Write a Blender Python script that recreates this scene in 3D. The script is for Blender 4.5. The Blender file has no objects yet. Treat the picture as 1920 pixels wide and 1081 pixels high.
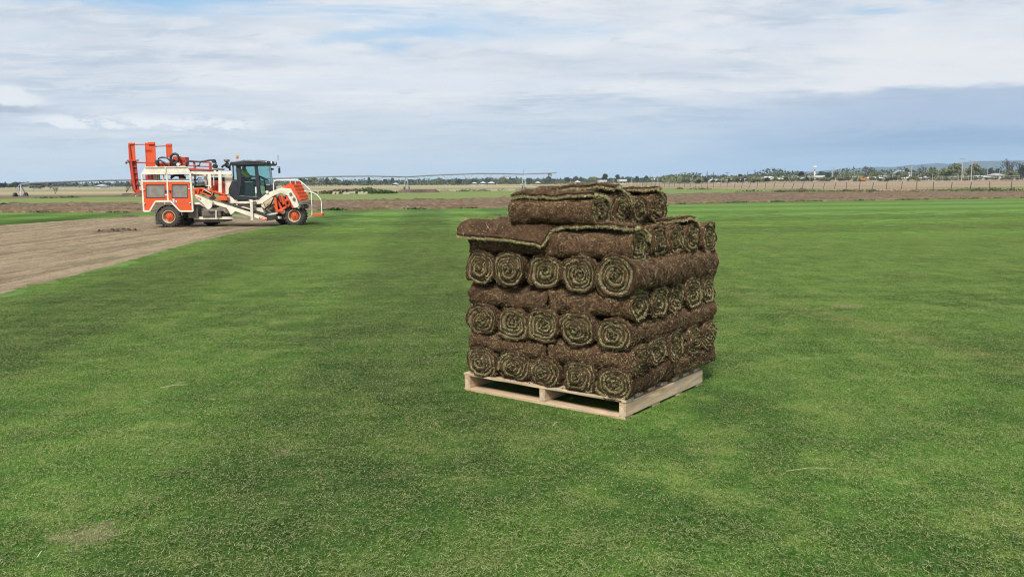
import bpy, bmesh, math, random
import numpy as np
from mathutils import Vector, Matrix
R = math.radians
random.seed(7); rng = np.random.default_rng(7)
SC = bpy.context.scene
COL = SC.collection

EXPOSURE = 0.4
# ------------------------------------------------------------------ camera, sky, sun, exposure
FPX, CAM_H = 1560.0, 1.45            # focal length in photo pixels (1920 wide), eye height in metres
ROLL = math.atan2(13.0, 1920.0)
PITCH = math.atan((540.5 - 343.5) * math.cos(ROLL) / FPX)
cd = bpy.data.cameras.new('camera'); cam = bpy.data.objects.new('camera', cd); COL.objects.link(cam)
cd.sensor_width = 36.0; cd.lens = 36.0 * FPX / 1920.0
cd.clip_start = 0.05; cd.clip_end = 20000
cam.location = (0, 0, CAM_H)
cam.matrix_world = (Matrix.Translation((0, 0, CAM_H)) @ Matrix.Rotation(math.pi/2 - PITCH, 4, 'X') @ Matrix.Rotation(-ROLL, 4, 'Z'))
SC.camera = cam
SC.view_settings.view_transform = 'Standard'; SC.view_settings.look = 'None'
SC.view_settings.exposure = EXPOSURE; SC.view_settings.gamma = 1.0; SC.view_settings.use_curve_mapping = False
SC.cycles.volume_bounces = 1; SC.cycles.max_bounces = 6
SC.cycles.volume_step_rate = 4; SC.cycles.pixel_filter_type = 'BLACKMAN_HARRIS'; SC.cycles.filter_width = 1.15; SC.cycles.transparent_max_bounces = 16

SUN_EL, SUN_AZ = 48.0, -168.0        # degrees; azimuth measured from +Y towards +X
SUN_STRENGTH, SUN_ANGLE = 3.4, 14.0
sd = bpy.data.lights.new('sun', 'SUN'); sun = bpy.data.objects.new('sun', sd); COL.objects.link(sun)
sd.energy = SUN_STRENGTH; sd.angle = R(SUN_ANGLE); sd.color = (1.0, 0.95, 0.87)
sdir = Vector((math.sin(R(SUN_AZ))*math.cos(R(SUN_EL)), math.cos(R(SUN_AZ))*math.cos(R(SUN_EL)), math.sin(R(SUN_EL))))
sun.rotation_euler = sdir.to_track_quat('Z', 'Y').to_euler(); sun.location = (0, 0, 60)

SKY_STRENGTH = 0.10
world = bpy.data.worlds.new('World'); SC.world = world; world.use_nodes = True
class NT:
    def __init__(s, nt): s.t = nt
    def n(s, kind, **kw):
        o = s.t.nodes.new(kind)
        for k, v in kw.items(): setattr(o, k, v)
        return o
    def link(s, a, b): s.t.links.new(a, b)
    def put(s, sock, v):
        if isinstance(v, bpy.types.NodeSocket): s.link(v, sock)
        elif isinstance(v, (tuple, list)) and len(v) == 3 and sock.type == 'RGBA': sock.default_value = (*v, 1)
        else: sock.default_value = v
    def m(s, op, a, b=0.0, c=None, clamp=False):
        o = s.n('ShaderNodeMath', operation=op, use_clamp=clamp)
        s.put(o.inputs[0], a); s.put(o.inputs[1], b)
        if c is not None: s.put(o.inputs[2], c)
        return o.outputs[0]
    def ss(s, v, lo, hi, a=0.0, b=1.0):
        o = s.n('ShaderNodeMapRange', interpolation_type='SMOOTHSTEP')
        s.put(o.inputs[0], v); s.put(o.inputs[1], lo); s.put(o.inputs[2], hi); s.put(o.inputs[3], a); s.put(o.inputs[4], b)
        return o.outputs[0]
    def mix(s, f, a, b, blend='MIX'):
        o = s.n('ShaderNodeMix', data_type='RGBA', blend_type=blend)
        s.put(o.inputs[0], f); s.put(o.inputs[6], a); s.put(o.inputs[7], b)
        return o.outputs[2]
    def xyz(s, x, y, z):
        o = s.n('ShaderNodeCombineXYZ'); s.put(o.inputs[0], x); s.put(o.inputs[1], y); s.put(o.inputs[2], z); return o.outputs[0]
    def noise(s, vec, scale, detail=4, rough=.55, dist=0.0, off=None):
        if off is not None:
            a = s.n('ShaderNodeVectorMath', operation='ADD'); s.put(a.inputs[0], vec); a.inputs[1].default_value = off; vec = a.outputs[0]
        o = s.n('ShaderNodeTexNoise'); s.put(o.inputs['Vector'], vec)
        o.inputs['Scale'].default_value = scale; o.inputs['Detail'].default_value = detail
        o.inputs['Roughness'].default_value = rough; o.inputs['Distortion'].default_value = dist
        return o.outputs[0]
    def vscale(s, vec, sc, rot=0.0):
        o = s.n('ShaderNodeMapping'); s.put(o.inputs[0], vec); o.inputs['Scale'].default_value = sc; o.inputs['Rotation'].default_value = (0, 0, rot)
        return o.outputs[0]

w = NT(world.node_tree); world.node_tree.nodes.clear()
out = w.n('ShaderNodeOutputWorld'); bg = w.n('ShaderNodeBackground'); bg.inputs[1].default_value = SKY_STRENGTH
w.link(bg.outputs[0], out.inputs[0])
sky = w.n('ShaderNodeTexSky', sky_type='NISHITA', sun_disc=False)
sky.sun_elevation = R(SUN_EL); sky.sun_rotation = R(SUN_AZ); sky.air_density = 1.2; sky.dust_density = 0.6
tc = w.n('ShaderNodeTexCoord'); sp = w.n('ShaderNodeSeparateXYZ'); w.link(tc.outputs['Generated'], sp.inputs[0])
X, Y, Z = sp.outputs
az = w.m('MULTIPLY', w.m('ARCTAN2', X, Y), 57.2958)           # degrees right of the view axis
el = w.m('MULTIPLY', w.m('ARCSINE', Z), 57.2958)
zz = w.m('ADD', w.m('MAXIMUM', Z, 0.0), 0.10)
pl = w.xyz(w.m('DIVIDE', X, zz), w.m('DIVIDE', Y, zz), 0.0)     # cloud ceiling seen in perspective
lo = w.xyz(w.m('MULTIPLY', az, 0.05), w.m('MULTIPLY', el, 0.22), 0.3)   # low banks of cloud near the horizon
wig = w.m('MULTIPLY', w.m('SUBTRACT', w.noise(lo, 2.2, 5, .6, off=(5, 1, 0)), .5), 5.0)
elw = w.m('ADD', el, wig)
n1 = w.noise(w.vscale(pl, (1, 1.5, 1), .35), 0.55, 7, .58, .4)
n2 = w.noise(pl, 1.5, 6, .55, .3, off=(3.3, 8.1, 0))
n3 = w.noise(w.xyz(w.m('MULTIPLY', az, 0.03), w.m('MULTIPLY', el, 0.30), 4.0), 1.6, 6, .6, .5)
K = 1.0 / SKY_STRENGTH / 2**EXPOSURE
def col(r, g, b):
    f = lambda c: ((c/255+.055)/1.055)**2.4 * K
    return (f(r), f(g), f(b))
mid = w.mix(w.ss(n1, .38, .60), col(194, 207, 223), col(234, 237, 241))
n4 = w.noise(w.vscale(pl, (1, 1.8, 1), .2), 3.2, 9, .66, .6, off=(6, 3, 1))
mid = w.mix(w.ss(n4, .44, .60, 0, .5), mid, col(236, 239, 242)); mid = w.mix(w.ss(n4, .46, .34, 0, .38), mid, col(182, 196, 214))
mid = w.mix(w.m('MULTIPLY', w.ss(n2, .44, .62), .5), mid, col(204, 214, 227))
mid = w.mix(w.m('MULTIPLY', w.ss(n3, .47, .62), .7), mid, col(222, 230, 241))
# blue holes high up
hole = w.m('MULTIPLY', w.ss(w.noise(w.vscale(pl, (1, 2.2, 1), .15), .8, 6, .6, .5, off=(1.7, 2.2, 0)), .52, .66), w.ss(el, 8.0, 12.5))
hole = w.m('MULTIPLY', hole, .85)
skyblue = w.mix(.80, sky.outputs[0], col(150, 198, 238))
mid = w.mix(hole, mid, skyblue)
def blob(a0, e0, ra, re, amp=1.0, soft=.5):
    da = w.m('DIVIDE', w.m('SUBTRACT', az, a0), ra); de = w.m('DIVIDE', w.m('SUBTRACT', elw, e0), re)
    d = w.m('SQRT', w.m('ADD', w.m('MULTIPLY', da, da), w.m('MULTIPLY', de, de)))
    return w.m('MULTIPLY', w.ss(d, 1.0, 1.0-soft), amp)
mid = w.mix(w.m('MULTIPLY', blob(-25, 11.8, 13, 2.2, 1.0, .9), w.ss(n2, .30, .52, .35, 1)), mid, skyblue)
mid = w.mix(blob(31, 11.2, 7, .8, 1.0, .6), mid, skyblue)
mid = w.mix(blob(23, 10.3, 3, .6, .5, .9), mid, skyblue)
mid = w.mix(blob(-8, 9.4, 10, 1.0, .6, .9), mid, skyblue)
# towards the horizon the ceiling turns to even blue-grey, bluer on the right
hz = w.mix(w.ss(az, -22, 22), col(208, 218, 228), col(178, 203, 229))
c = w.mix(w.m('MULTIPLY', w.ss(elw, 6.5, 1.0, 0, .9), w.ss(az, -30, 10, .72, 1.0)), mid, hz)
# bright bank over a slate band on the right
c = w.mix(w.m('MULTIPLY', blob(27, 7.2, 17, 2.6, .95, .8), w.ss(n1, .35, .55, .45, 1.0)), c, col(236, 238, 241))
band = w.m('MULTIPLY', w.ss(az, 8, 27), w.m('MULTIPLY', w.ss(w.m('ADD', w.m('MULTIPLY', elw, .45), w.m('MULTIPLY', el, .55)), 5.9, 5.4), w.ss(el, .2, 2.0, .65, 1)))
c = w.mix(w.m('MULTIPLY', band, w.ss(n3, .35, .6, 1.0, .55)), c, col(142, 170, 204))
# small cumulus low on the left
puff = w.noise(w.xyz(w.m('MULTIPLY', az, .35), w.m('MULTIPLY', el, .9), 2.0), 1.5, 6, .6)
pm = w.m('MULTIPLY', w.m('MULTIPLY', w.ss(puff, .44, .52), w.ss(el, 3.35, 3.5)), w.m('MULTIPLY', w.ss(el, 4.6, 3.9), w.m('MULTIPLY', w.ss(az, -31, -28), w.ss(az, -15, -18))))
c = w.mix(w.m('MULTIPLY', pm, .95), c, col(240, 243, 247))
def blob2(a0, e0, ra, re, amp, soft):
    da = w.m('DIVIDE', w.m('SUBTRACT', az, a0), ra); de = w.m('DIVIDE', w.m('SUBTRACT', w.m('ADD', el, w.m('MULTIPLY', w.m('SUBTRACT', puff, .5), 1.2)), e0), re)
    return w.m('MULTIPLY', w.ss(w.m('SQRT', w.m('ADD', w.m('MULTIPLY', da, da), w.m('MULTIPLY', de, de))), 1.0, 1.0-soft), amp)
c = w.mix(blob2(-33, 5.1, 5.2, .8, .95, .35), c, col(236, 239, 243))
c = w.mix(blob2(-32.5, 4.45, 5.6, .5, .85, .7), c, col(172, 185, 203))
# higher overhead the overcast goes on
w.link(c, bg.inputs[0])

# ------------------------------------------------------------------ helpers
def tag(o, label=None, cat=None, group=None, kind=None):
    if label: o['label'] = label
    if cat: o['category'] = cat
    if group: o['group'] = group
    if kind: o['kind'] = kind
    return o
def empty(name, loc=(0, 0, 0), rz=0.0):
    o = bpy.data.objects.new(name, None); o.empty_display_size = .2; COL.objects.link(o); o.location = loc; o.rotation_euler = (0, 0, rz); return o
def link_mesh(name, me, m=None, parent=None):
    o = bpy.data.objects.new(name, me); COL.objects.link(o)
    if m is not None and not me.materials: me.materials.append(m)
    if parent is not None: o.parent = parent
    return o
def np_mesh(name, v, f, smooth=False, attrs=None):
    """v (n,3); f (m,3|4) array or a list of such arrays"""
    me = bpy.data.meshes.new(name)
    fs = f if isinstance(f, list) else [f]
    v = np.asarray(v, np.float32).reshape(-1, 3)
    me.vertices.add(len(v)); me.vertices.foreach_set('co', v.ravel())
    idx = np.concatenate([np.asarray(a, np.int32).ravel() for a in fs])
    cnt = np.concatenate([np.full(len(a), a.shape[1], np.int32) for a in fs])
    me.loops.add(len(idx)); me.loops.foreach_set('vertex_index', idx)
    me.polygons.add(len(cnt)); me.polygons.foreach_set('loop_start', np.concatenate([[0], np.cumsum(cnt)[:-1]]).astype(np.int32))
    me.polygons.foreach_set('loop_total', cnt)
    if smooth: me.polygons.foreach_set('use_smooth', np.ones(len(cnt), bool))
    me.update(calc_edges=True)
    for k, a in (attrs or {}).items():
        at = me.attributes.new(k, 'FLOAT', 'POINT'); at.data.foreach_set('value', np.asarray(a, np.float32))
    return me
def grid_faces(nr, nc, base=0, wrap=False):
    i = np.arange(nr-1 + (1 if wrap else 0)); j = np.arange(nc-1); I, J = np.meshgrid(i, j, indexing='ij'); I2 = (I+1) % nr
    return np.stack([base+I*nc+J, base+I*nc+J+1, base+I2*nc+J+1, base+I2*nc+J], -1).reshape(-1, 4)
class MB:
    """collects solid shapes for ONE mesh"""
    def __init__(s): s.bm = bmesh.new()
    def box(s, c, d, rot=None):
        r = bmesh.ops.create_cube(s.bm, size=1.0); M = Matrix.Translation(c) @ (rot.to_4x4() if rot is not None else Matrix()) @ Matrix.Diagonal((*d, 1))
        bmesh.ops.transform(s.bm, matrix=M, verts=r['verts']); return s
    def b2(s, a, b): return s.box([(a[i]+b[i])/2 for i in range(3)], [max(abs(b[i]-a[i]), .002) for i in range(3)])
    def prism(s, pts, y0, y1, ax='y'):
        def P(p, y): return {'y': (p[0], y, p[1]), 'x': (y, p[0], p[1]), 'z': (p[0], p[1], y)}[ax]
        A = [s.bm.verts.new(P(p, y0)) for p in pts]; B = [s.bm.verts.new(P(p, y1)) for p in pts]
        n = len(pts); s.bm.faces.new(A); s.bm.faces.new(B[::-1])
        for i in range(n): s.bm.faces.new((A[i], A[(i+1) % n], B[(i+1) % n], B[i]))
        return s
    def bar(s, a, b, w, h=None, up=(0, 0, 1)):
        a = Vector(a); b = Vector(b); d = b-a; L = d.length
        if L < 1e-6: return s
        x = d/L; u = Vector(up)
        if abs(x.dot(u)) > .98: u = Vector((0, 1, 0))
        y = u.cross(x).normalized(); z = x.cross(y); rot = Matrix((x, y, z)).transposed()
        return s.box((a+b)/2, (L, w, h or w), rot)
    def tube(s, pts, r, seg=8, cap=True):
        pts = [Vector(p) for p in pts]; rs = r if isinstance(r, (list, tuple)) else [r]*len(pts); rings = []
        for i, p in enumerate(pts):
            t = (pts[min(i+1, len(pts)-1)] - pts[max(i-1, 0)]).normalized(); u = Vector((0, 0, 1)) if abs(t.z) < .9 else Vector((0, 1, 0))
            a = t.cross(u).normalized(); b = t.cross(a)
            rings.append([s.bm.verts.new(p + (a*math.cos(k*2*math.pi/seg) + b*math.sin(k*2*math.pi/seg))*rs[i]) for k in range(seg)])
        for i in range(len(rings)-1):
            for k in range(seg): s.bm.faces.new((rings[i][k], rings[i][(k+1) % seg], rings[i+1][(k+1) % seg], rings[i+1][k]))
        if cap: s.bm.faces.new(rings[0][::-1]); s.bm.faces.new(rings[-1])
        return s
    def lathe(s, prof, c, axis='y', seg=32, closed=False):
        rings = []
        for (r, h) in prof:
            ring = []
            for k in range(seg):
                t = k*2*math.pi/seg; q = (r*math.cos(t), r*math.sin(t))
                v = {'y': (q[0], h, q[1]), 'z': (q[0], q[1], h), 'x': (h, q[0], q[1])}[axis]
                ring.append(s.bm.verts.new((v[0]+c[0], v[1]+c[1], v[2]+c[2])))
            rings.append(ring)
        n = len(rings)
        for i in range(n if closed else n-1):
            A, B = rings[i], rings[(i+1) % n]
            for k in range(seg): s.bm.faces.new((A[k], A[(k+1) % seg], B[(k+1) % seg], B[k]))
        return s
    def build(s, name, m=None, parent=None, bevel=0.0, smooth=False, ang=40):
        bmesh.ops.remove_doubles(s.bm, verts=s.bm.verts, dist=1e-5)
        bmesh.ops.recalc_face_normals(s.bm, faces=s.bm.faces)
        me = bpy.data.meshes.new(name); s.bm.to_mesh(me); s.bm.free()
        if smooth: me.polygons.foreach_set('use_smooth', [True]*len(me.polygons)); me.set_sharp_from_angle(angle=R(ang))
        o = link_mesh(name, me, m, parent)
        if bevel:
            b = o.modifiers.new('bevel', 'BEVEL'); b.width = bevel; b.segments = 2; b.limit_method = 'ANGLE'; b.angle_limit = R(40)
        return o

def material(name):
    m = bpy.data.materials.new(name); m.use_nodes = True; nt = NT(m.node_tree); m.node_tree.nodes.clear()
    o = nt.n('ShaderNodeOutputMaterial'); b = nt.n('ShaderNodeBsdfPrincipled'); nt.link(b.outputs[0], o.inputs[0]); return m, nt, b, o
def bump(nt, b, h, strength=.3, dist=.01):
    k = nt.n('ShaderNodeBump'); k.inputs['Strength'].default_value = strength; k.inputs['Distance'].default_value = dist
    nt.put(k.inputs['Height'], h); nt.link(k.outputs[0], b.inputs['Normal'])
def wpos(nt): return nt.n('ShaderNodeNewGeometry').outputs['Position']
def opos(nt): return nt.n('ShaderNodeTexCoord').outputs['Object']
def paint(name, c, rough=.45, metal=0.0, dirt=.35, dirtc=(.13, .095, .065), scale=3.0):
    m, nt, b, o = material(name); p = opos(nt)
    n = nt.noise(p, scale, 6, .65); n2 = nt.noise(p, scale*9, 4, .7)
    f = nt.m('MULTIPLY', nt.ss(nt.m('ADD', nt.m('MULTIPLY', n, .65), nt.m('MULTIPLY', n2, .35)), .42, .68), dirt)
    nt.link(nt.mix(f, c, dirtc), b.inputs['Base Color']); nt.link(nt.ss(n, .3, .7, rough-.08, min(1, rough+.2)), b.inputs['Roughness'])
    b.inputs['Metallic'].default_value = metal; bump(nt, b, n2, .08, .004); return m
def plain(name, c, rough=.6, metal=0.0, var=.25, scale=8.0, bs=.15):
    m, nt, b, o = material(name); p = opos(nt); n = nt.noise(p, scale, 5, .6)
    nt.link(nt.mix(nt.ss(n, .3, .7), tuple(x*(1-var) for x in c), tuple(min(1, x*(1+var)) for x in c)), b.inputs['Base Color'])
    b.inputs['Roughness'].default_value = rough; b.inputs['Metallic'].default_value = metal; bump(nt, b, n, bs, .01); return m

def vnoise(x, y, seed=0, octaves=4, s=1.0):
    """smooth pseudo noise, about -1..1"""
    r = np.random.default_rng(seed); o = np.zeros(np.broadcast(x, y).shape); a = 1.0; tot = 0
    for k in range(octaves):
        for q in range(3):
            th = r.uniform(0, 6.283); ph = r.uniform(0, 6.283); f = s*(1.9**k)*r.uniform(.75, 1.3)
            o = o + a/3*np.sin((x*math.cos(th)+y*math.sin(th))*f+ph)*1.6
        tot += a; a *= .6
    return o/tot

def pray(x, y):
    u = x-960.0; v = 540.5-y; cr, sr = math.cos(ROLL), math.sin(ROLL)
    u2 = u*cr+v*sr; v2 = -u*sr+v*cr
    return Vector((u2, v2*math.sin(PITCH)+FPX*math.cos(PITCH), v2*math.cos(PITCH)-FPX*math.sin(PITCH)))
def at(px, py, dist):
    """world point seen at a photo pixel, at a given forward distance"""
    d = pray(px, py); t = dist/d.y; return Vector((d.x*t, dist, CAM_H+d.z*t))
def ground(px, py, z=0.0):
    d = pray(px, py); t = (z-CAM_H)/d.z; return (d.x*t, d.y*t)
# ------------------------------------------------------------------ terrain
def sstep(x, a, b):
    t = np.clip((x-a)/(b-a), 0, 1); return t*t*(3-2*t)
def terr(x, y):
    r = x/np.maximum(y, 1.0)
    return 2.9*sstep(y, 230, 620)*sstep(r, .05, .42) + 1.2*sstep(y, 260, 700)
def terr1(x, y): return float(terr(np.float64(x), np.float64(y)))

SOIL_EDGE = [(-6.2, -6), (-6.75, 6), (-6.95, 11.2), (-7.34, 15), (-8.15, 21.2), (-8.45, 28.1), (-8.3, 32), (-9.3, 41.3)]
SOIL_LEFT = [(-17.7, 40.6), (-19.2, 37.5), (-19.9, 32), (-20.6, 20), (-21.2, -6)]
SOIL_POLY = SOIL_EDGE + SOIL_LEFT
LAWN_FAR = [(-90, 50), (-60, 49), (-28.6, 46.7), (-19.8, 45.2), (-10.7, 46.7), (-3.3, 48.2), (6, 53), (16.5, 58.4), (39.5, 65.9), (62, 72), (130, 84)]
PL_FAR = [(-100, 70), (-60, 69), (-41.2, 67.6), (-16.7, 73), (-5.2, 75.5), (10, 89), (31.5, 108), (45, 105), (60, 101), (130, 104)]

def in_poly(x, y, poly):
    x = np.asarray(x); y = np.asarray(y); c = np.zeros(x.shape, bool); n = len(poly)
    for i in range(n):
        x1, y1 = poly[i]; x2, y2 = poly[(i+1) % n]
        if y1 == y2: continue
        c ^= ((y1 > y) != (y2 > y)) & (x < (x2-x1)*(y-y1)/(y2-y1)+x1)
    return c
def dist_line(x, y, line):
    d = np.full(np.shape(x), 1e9)
    for (x1, y1), (x2, y2) in zip(line[:-1], line[1:]):
        vx, vy = x2-x1, y2-y1; t = np.clip(((x-x1)*vx+(y-y1)*vy)/(vx*vx+vy*vy), 0, 1)
        d = np.minimum(d, np.hypot(x-(x1+t*vx), y-(y1+t*vy)))
    return d

# --- materials of the ground
def far_ground_mat():
    m, nt, b, o = material('dry_paddock'); p = wpos(nt)
    st = nt.noise(nt.vscale(p, (.004, .02, 1), .1), 1.0, 5, .6); fine = nt.noise(nt.vscale(p, (.2, .6, 1)), 1.0, 5, .65)
    big = nt.noise(nt.vscale(p, (.002, .012, 1), -.05), 1.0, 3, .5, off=(9, 4, 0))
    c = nt.mix(nt.ss(st, .35, .62), (.30, .235, .14), (.40, .33, .20))
    c = nt.mix(nt.ss(big, .47, .60), c, (.21, .225, .10))
    c = nt.mix(nt.m('MULTIPLY', nt.ss(fine, .4, .7), .5), c, (.20, .15, .09))
    nt.link(c, b.inputs['Base Color']); b.inputs['Roughness'].default_value = .95; b.inputs['Specular IOR Level'].default_value = .1; return m
def field_mat(name, c1, c2, c3, sx=.05, sy=.3, rot=0.0, fine=1.5, bs=.6):
    m, nt, b, o = material(name); p = wpos(nt)
    st = nt.noise(nt.vscale(p, (sx, sy, 1), rot), 1.0, 6, .6); f = nt.noise(p, fine, 7, .75)
    c = nt.mix(nt.ss(st, .35, .62), c1, c2); c = nt.mix(nt.m('MULTIPLY', nt.ss(f, .45, .68), .75), c, c3)
    nt.link(c, b.inputs['Base Color']); b.inputs['Roughness'].default_value = .95; b.inputs['Specular IOR Level'].default_value = .1
    bump(nt, b, f, bs, .05); return m

# mower swaths, tracks and wear of the lawn, shared by the blades and the sheet they stand on
LAWN_DIR = math.atan2(15-11.2, -7.34+6.95)      # the swaths run along the cut edge
def lawn_colour(nt, p):
    big = nt.noise(p, .55, 5, .6); mid = nt.noise(p, 1.9, 5, .65, off=(4, 2, 0)); sm = nt.noise(p, 7.0, 4, .7, off=(1, 9, 0))
    sp = nt.n('ShaderNodeSeparateXYZ'); nt.link(p, sp.inputs[0])
    x, y = sp.outputs[0], sp.outputs[1]
    wob = nt.m('MULTIPLY', nt.m('SUBTRACT', nt.noise(p, .22, 3, .5, off=(7, 7, 0)), .5), 1.6)
    acr = nt.m('ADD', nt.m('ADD', nt.m('MULTIPLY', x, 1.0), nt.m('MULTIPLY', y, .10)), wob)      # across the left swaths
    sw = nt.m('SINE', nt.m('MULTIPLY_ADD', acr, 1.55, 1.8)); sw = nt.m('MULTIPLY', nt.ss(sw, -.5, .7), nt.ss(x, 1.5, -1.0))
    acr2 = nt.m('ADD', nt.m('ADD', nt.m('MULTIPLY', x, -.16), y), nt.m('MULTIPLY', wob, 1.4))    # far cross swaths
    sw2 = nt.m('MULTIPLY', nt.ss(nt.m('SINE', nt.m('MULTIPLY', acr2, .85)), -.6, .6), nt.ss(y, 14, 26))
    f = nt.m('ADD', nt.m('MULTIPLY', big, .55), nt.m('MULTIPLY', mid, .45))
    dark, midc, pale, straw = (.054, .145, .020), (.125, .262, .038), (.25, .34, .085), (.46, .39, .20)
    c = nt.mix(nt.ss(f, .40, .57), dark, midc)
    c = nt.mix(nt.ss(nt.m('ADD', nt.m('MULTIPLY', mid, .6), nt.m('MULTIPLY', sm, .4)), .49, .63, 0, .8), c, pale)
    far = nt.ss(y, 6, 26); c = nt.mix(nt.m('MULTIPLY', far, .55), c, (.20, .37, .055))
    # worn straw coloured wheel line running down on the right, and a few dry spots
    tr = nt.m('ABSOLUTE', nt.m('SUBTRACT', nt.m('ADD', x, nt.m('ADD', nt.m('MULTIPLY', y, .262), nt.m('MULTIPLY', wob, .25))), 5.68))
    tr = nt.m('MULTIPLY', nt.ss(tr, .30, .05), nt.m('MULTIPLY', nt.ss(y, 18, 9), nt.ss(sm, .35, .6)))
    c = nt.mix(nt.m('MULTIPLY', tr, .55), c, (.27, .27, .10))
    spots = nt.ss(nt.noise(p, .9, 3, .5, off=(2.5, 6.5, 0)), .66, .74)
    c = nt.mix(nt.m('MULTIPLY', nt.m('MULTIPLY', spots, nt.ss(sm, .4, .6)), .6), c, straw)
    for (sx, sy, r_) in ((-1.78, 3.32, .17), (3.93, 9.62, .26), (-1.25, 4.35, .07)):
        dx = nt.m('SUBTRACT', x, sx); dy = nt.m('SUBTRACT', y, sy)
        d = nt.m('ADD', nt.m('SQRT', nt.m('ADD', nt.m('MULTIPLY', dx, dx), nt.m('MULTIPLY', dy, dy))), nt.m('MULTIPLY', nt.m('SUBTRACT', sm, .5), .5))
        c = nt.mix(nt.ss(d, r_, r_*.3, 0, .7), c, (.40, .34, .20))
    v = nt.m('MULTIPLY', nt.m('SUBTRACT', 1.08, nt.m('MULTIPLY', sw, .38)), nt.m('SUBTRACT', 1.08, nt.m('MULTIPLY', sw2, .32)))
    k = nt.n('ShaderNodeCombineXYZ'); nt.link(nt.m('POWER', v, 1.15), k.inputs[0]); nt.link(v, k.inputs[1]); nt.link(v, k.inputs[2])
    c = nt.mix(1.0, c, k.outputs[0], 'MULTIPLY'); return c, sm
def lawn_sheet_mat():
    m, nt, b, o = material('mown_turf'); p = wpos(nt); c, sm = lawn_colour(nt, p)
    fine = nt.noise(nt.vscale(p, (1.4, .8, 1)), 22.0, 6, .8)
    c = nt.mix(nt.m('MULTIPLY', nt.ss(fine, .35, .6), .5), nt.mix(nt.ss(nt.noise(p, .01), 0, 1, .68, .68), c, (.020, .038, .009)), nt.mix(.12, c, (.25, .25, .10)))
    nt.link(c, b.inputs['Base Color']); b.inputs['Roughness'].default_value = .9; b.inputs['Specular IOR Level'].default_value = .15
    bump(nt, b, fine, .6, .02); return m
def blade_mat():
    m = bpy.data.materials.new('grass_blades'); m.use_nodes = True; nt = NT(m.node_tree); m.node_tree.nodes.clear()
    o = nt.n('ShaderNodeOutputMaterial'); p = wpos(nt); c, sm = lawn_colour(nt, p)
    at_ = nt.n('ShaderNodeAttribute', attribute_name='rnd'); r = at_.outputs['Fac']
    c = nt.mix(nt.ss(r, .0, .5, .7, 0), c, (.022, .058, .011))
    c = nt.mix(nt.ss(r, .50, .70, 0, .4), c, (.27, .34, .10))
    c = nt.mix(nt.ss(r, .76, .96, 0, .8), c, (.46, .45, .23))
    d = nt.n('ShaderNodeBsdfDiffuse'); t = nt.n('ShaderNodeBsdfTranslucent'); g = nt.n('ShaderNodeBsdfGlossy'); g.inputs['Roughness'].default_value = .45
    nt.link(c, d.inputs[0]); nt.link(c, t.inputs[0]); g.inputs[0].default_value = (.9, .95, .9, 1)
    a = nt.n('ShaderNodeMixShader'); a.inputs[0].default_value = .35; nt.link(d.outputs[0], a.inputs[1]); nt.link(t.outputs[0], a.inputs[2])
    e = nt.n('ShaderNodeMixShader'); e.inputs[0].default_value = .012; nt.link(a.outputs[0], e.inputs[1]); nt.link(g.outputs[0], e.inputs[2])
    nt.link(e.outputs[0], o.inputs[0]); return m

# --- base ground, to the horizon
def build_ground():
    ys = np.concatenate([np.array([-60, 0, 30]), np.linspace(60, 900, 60), np.array([1100, 1500, 2200, 3200, 4600])])
    ts = np.linspace(-1, 1, 61)
    V = []
    for y in ys:
        wd = 140 + max(y, 0)*1.25; x = ts*wd
        V.append(np.stack([x, np.full_like(x, y), terr(x, np.full_like(x, y))-.10 + np.where(y > 250, .15*vnoise(x*.02, y*.02, 5), 0)], -1))
    V = np.concatenate(V); o = link_mesh('ground', np_mesh('ground', V, grid_faces(len(ys), 61), True), far_ground_mat()); tag(o, kind='structure')
def strip_mesh(A, B, n, m, zf, skirt=.25):
    """sheet between polylines A and B (resampled), n along, m across, height zf(x, y)"""
    def rs(L):
        L = np.array(L, float); d = np.concatenate([[0], np.cumsum(np.hypot(*np.diff(L, axis=0).T))]); t = np.linspace(0, d[-1], n)
        return np.stack([np.interp(t, d, L[:, 0]), np.interp(t, d, L[:, 1])], -1)
    a, b = rs(A), rs(B); t = np.linspace(0, 1, m)[None, :, None]; P = a[:, None]*(1-t)+b[:, None]*t
    z = zf(P[..., 0], P[..., 1]); V = np.concatenate([P, z[..., None]], -1)
    if skirt:
        e0 = V[:, :1].copy(); e0[..., 2] -= skirt; e1 = V[:, -1:].copy(); e1[..., 2] -= skirt; V = np.concatenate([e0, V, e1], 1)
    return V.reshape(-1, 3), grid_faces(n, V.shape[1])
build_ground()

lawn_m = lawn_sheet_mat()
def lawn_z(x, y): return .004*vnoise(x*1.3, y*1.3, 3)
# turf right of the cut edge
def edge_x(y): return np.interp(y, [p[1] for p in SOIL_EDGE], [p[0] for p in SOIL_EDGE])
yy = np.concatenate([np.linspace(-8, 42, 240)]); TT = np.linspace(0, 1, 40)**1.6
far_y = lambda x: np.interp(x, [p[0] for p in LAWN_FAR], [p[1] for p in LAWN_FAR])
V = []; xe = edge_x(yy) + .03*vnoise(yy*6, yy*0, 11, 4) + .03*rng.normal(size=yy.shape)*.5
for y, x0 in zip(yy, xe):
    x = x0 + TT*(150-x0); V.append(np.stack([x, np.full_like(x, y), lawn_z(x, y)], -1))
V = np.stack(V); sk = V[:, :1].copy(); sk[..., 2] -= .09; V = np.concatenate([sk, V], 1)
lawn = link_mesh('lawn', np_mesh('lawn', V.reshape(-1, 3), grid_faces(len(yy), V.shape[1]), True), lawn_m); tag(lawn, kind='structure')
v, f = strip_mesh([(-120, 42), (-60, 42), (-22, 42.0), (-18.5, 41.2), (-9.3, 42), (0, 42), (60, 42), (150, 42)], [(-120, 51)]+LAWN_FAR+[(150, 86)], 200, 14, lambda x, y: .012+0*x)
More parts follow.
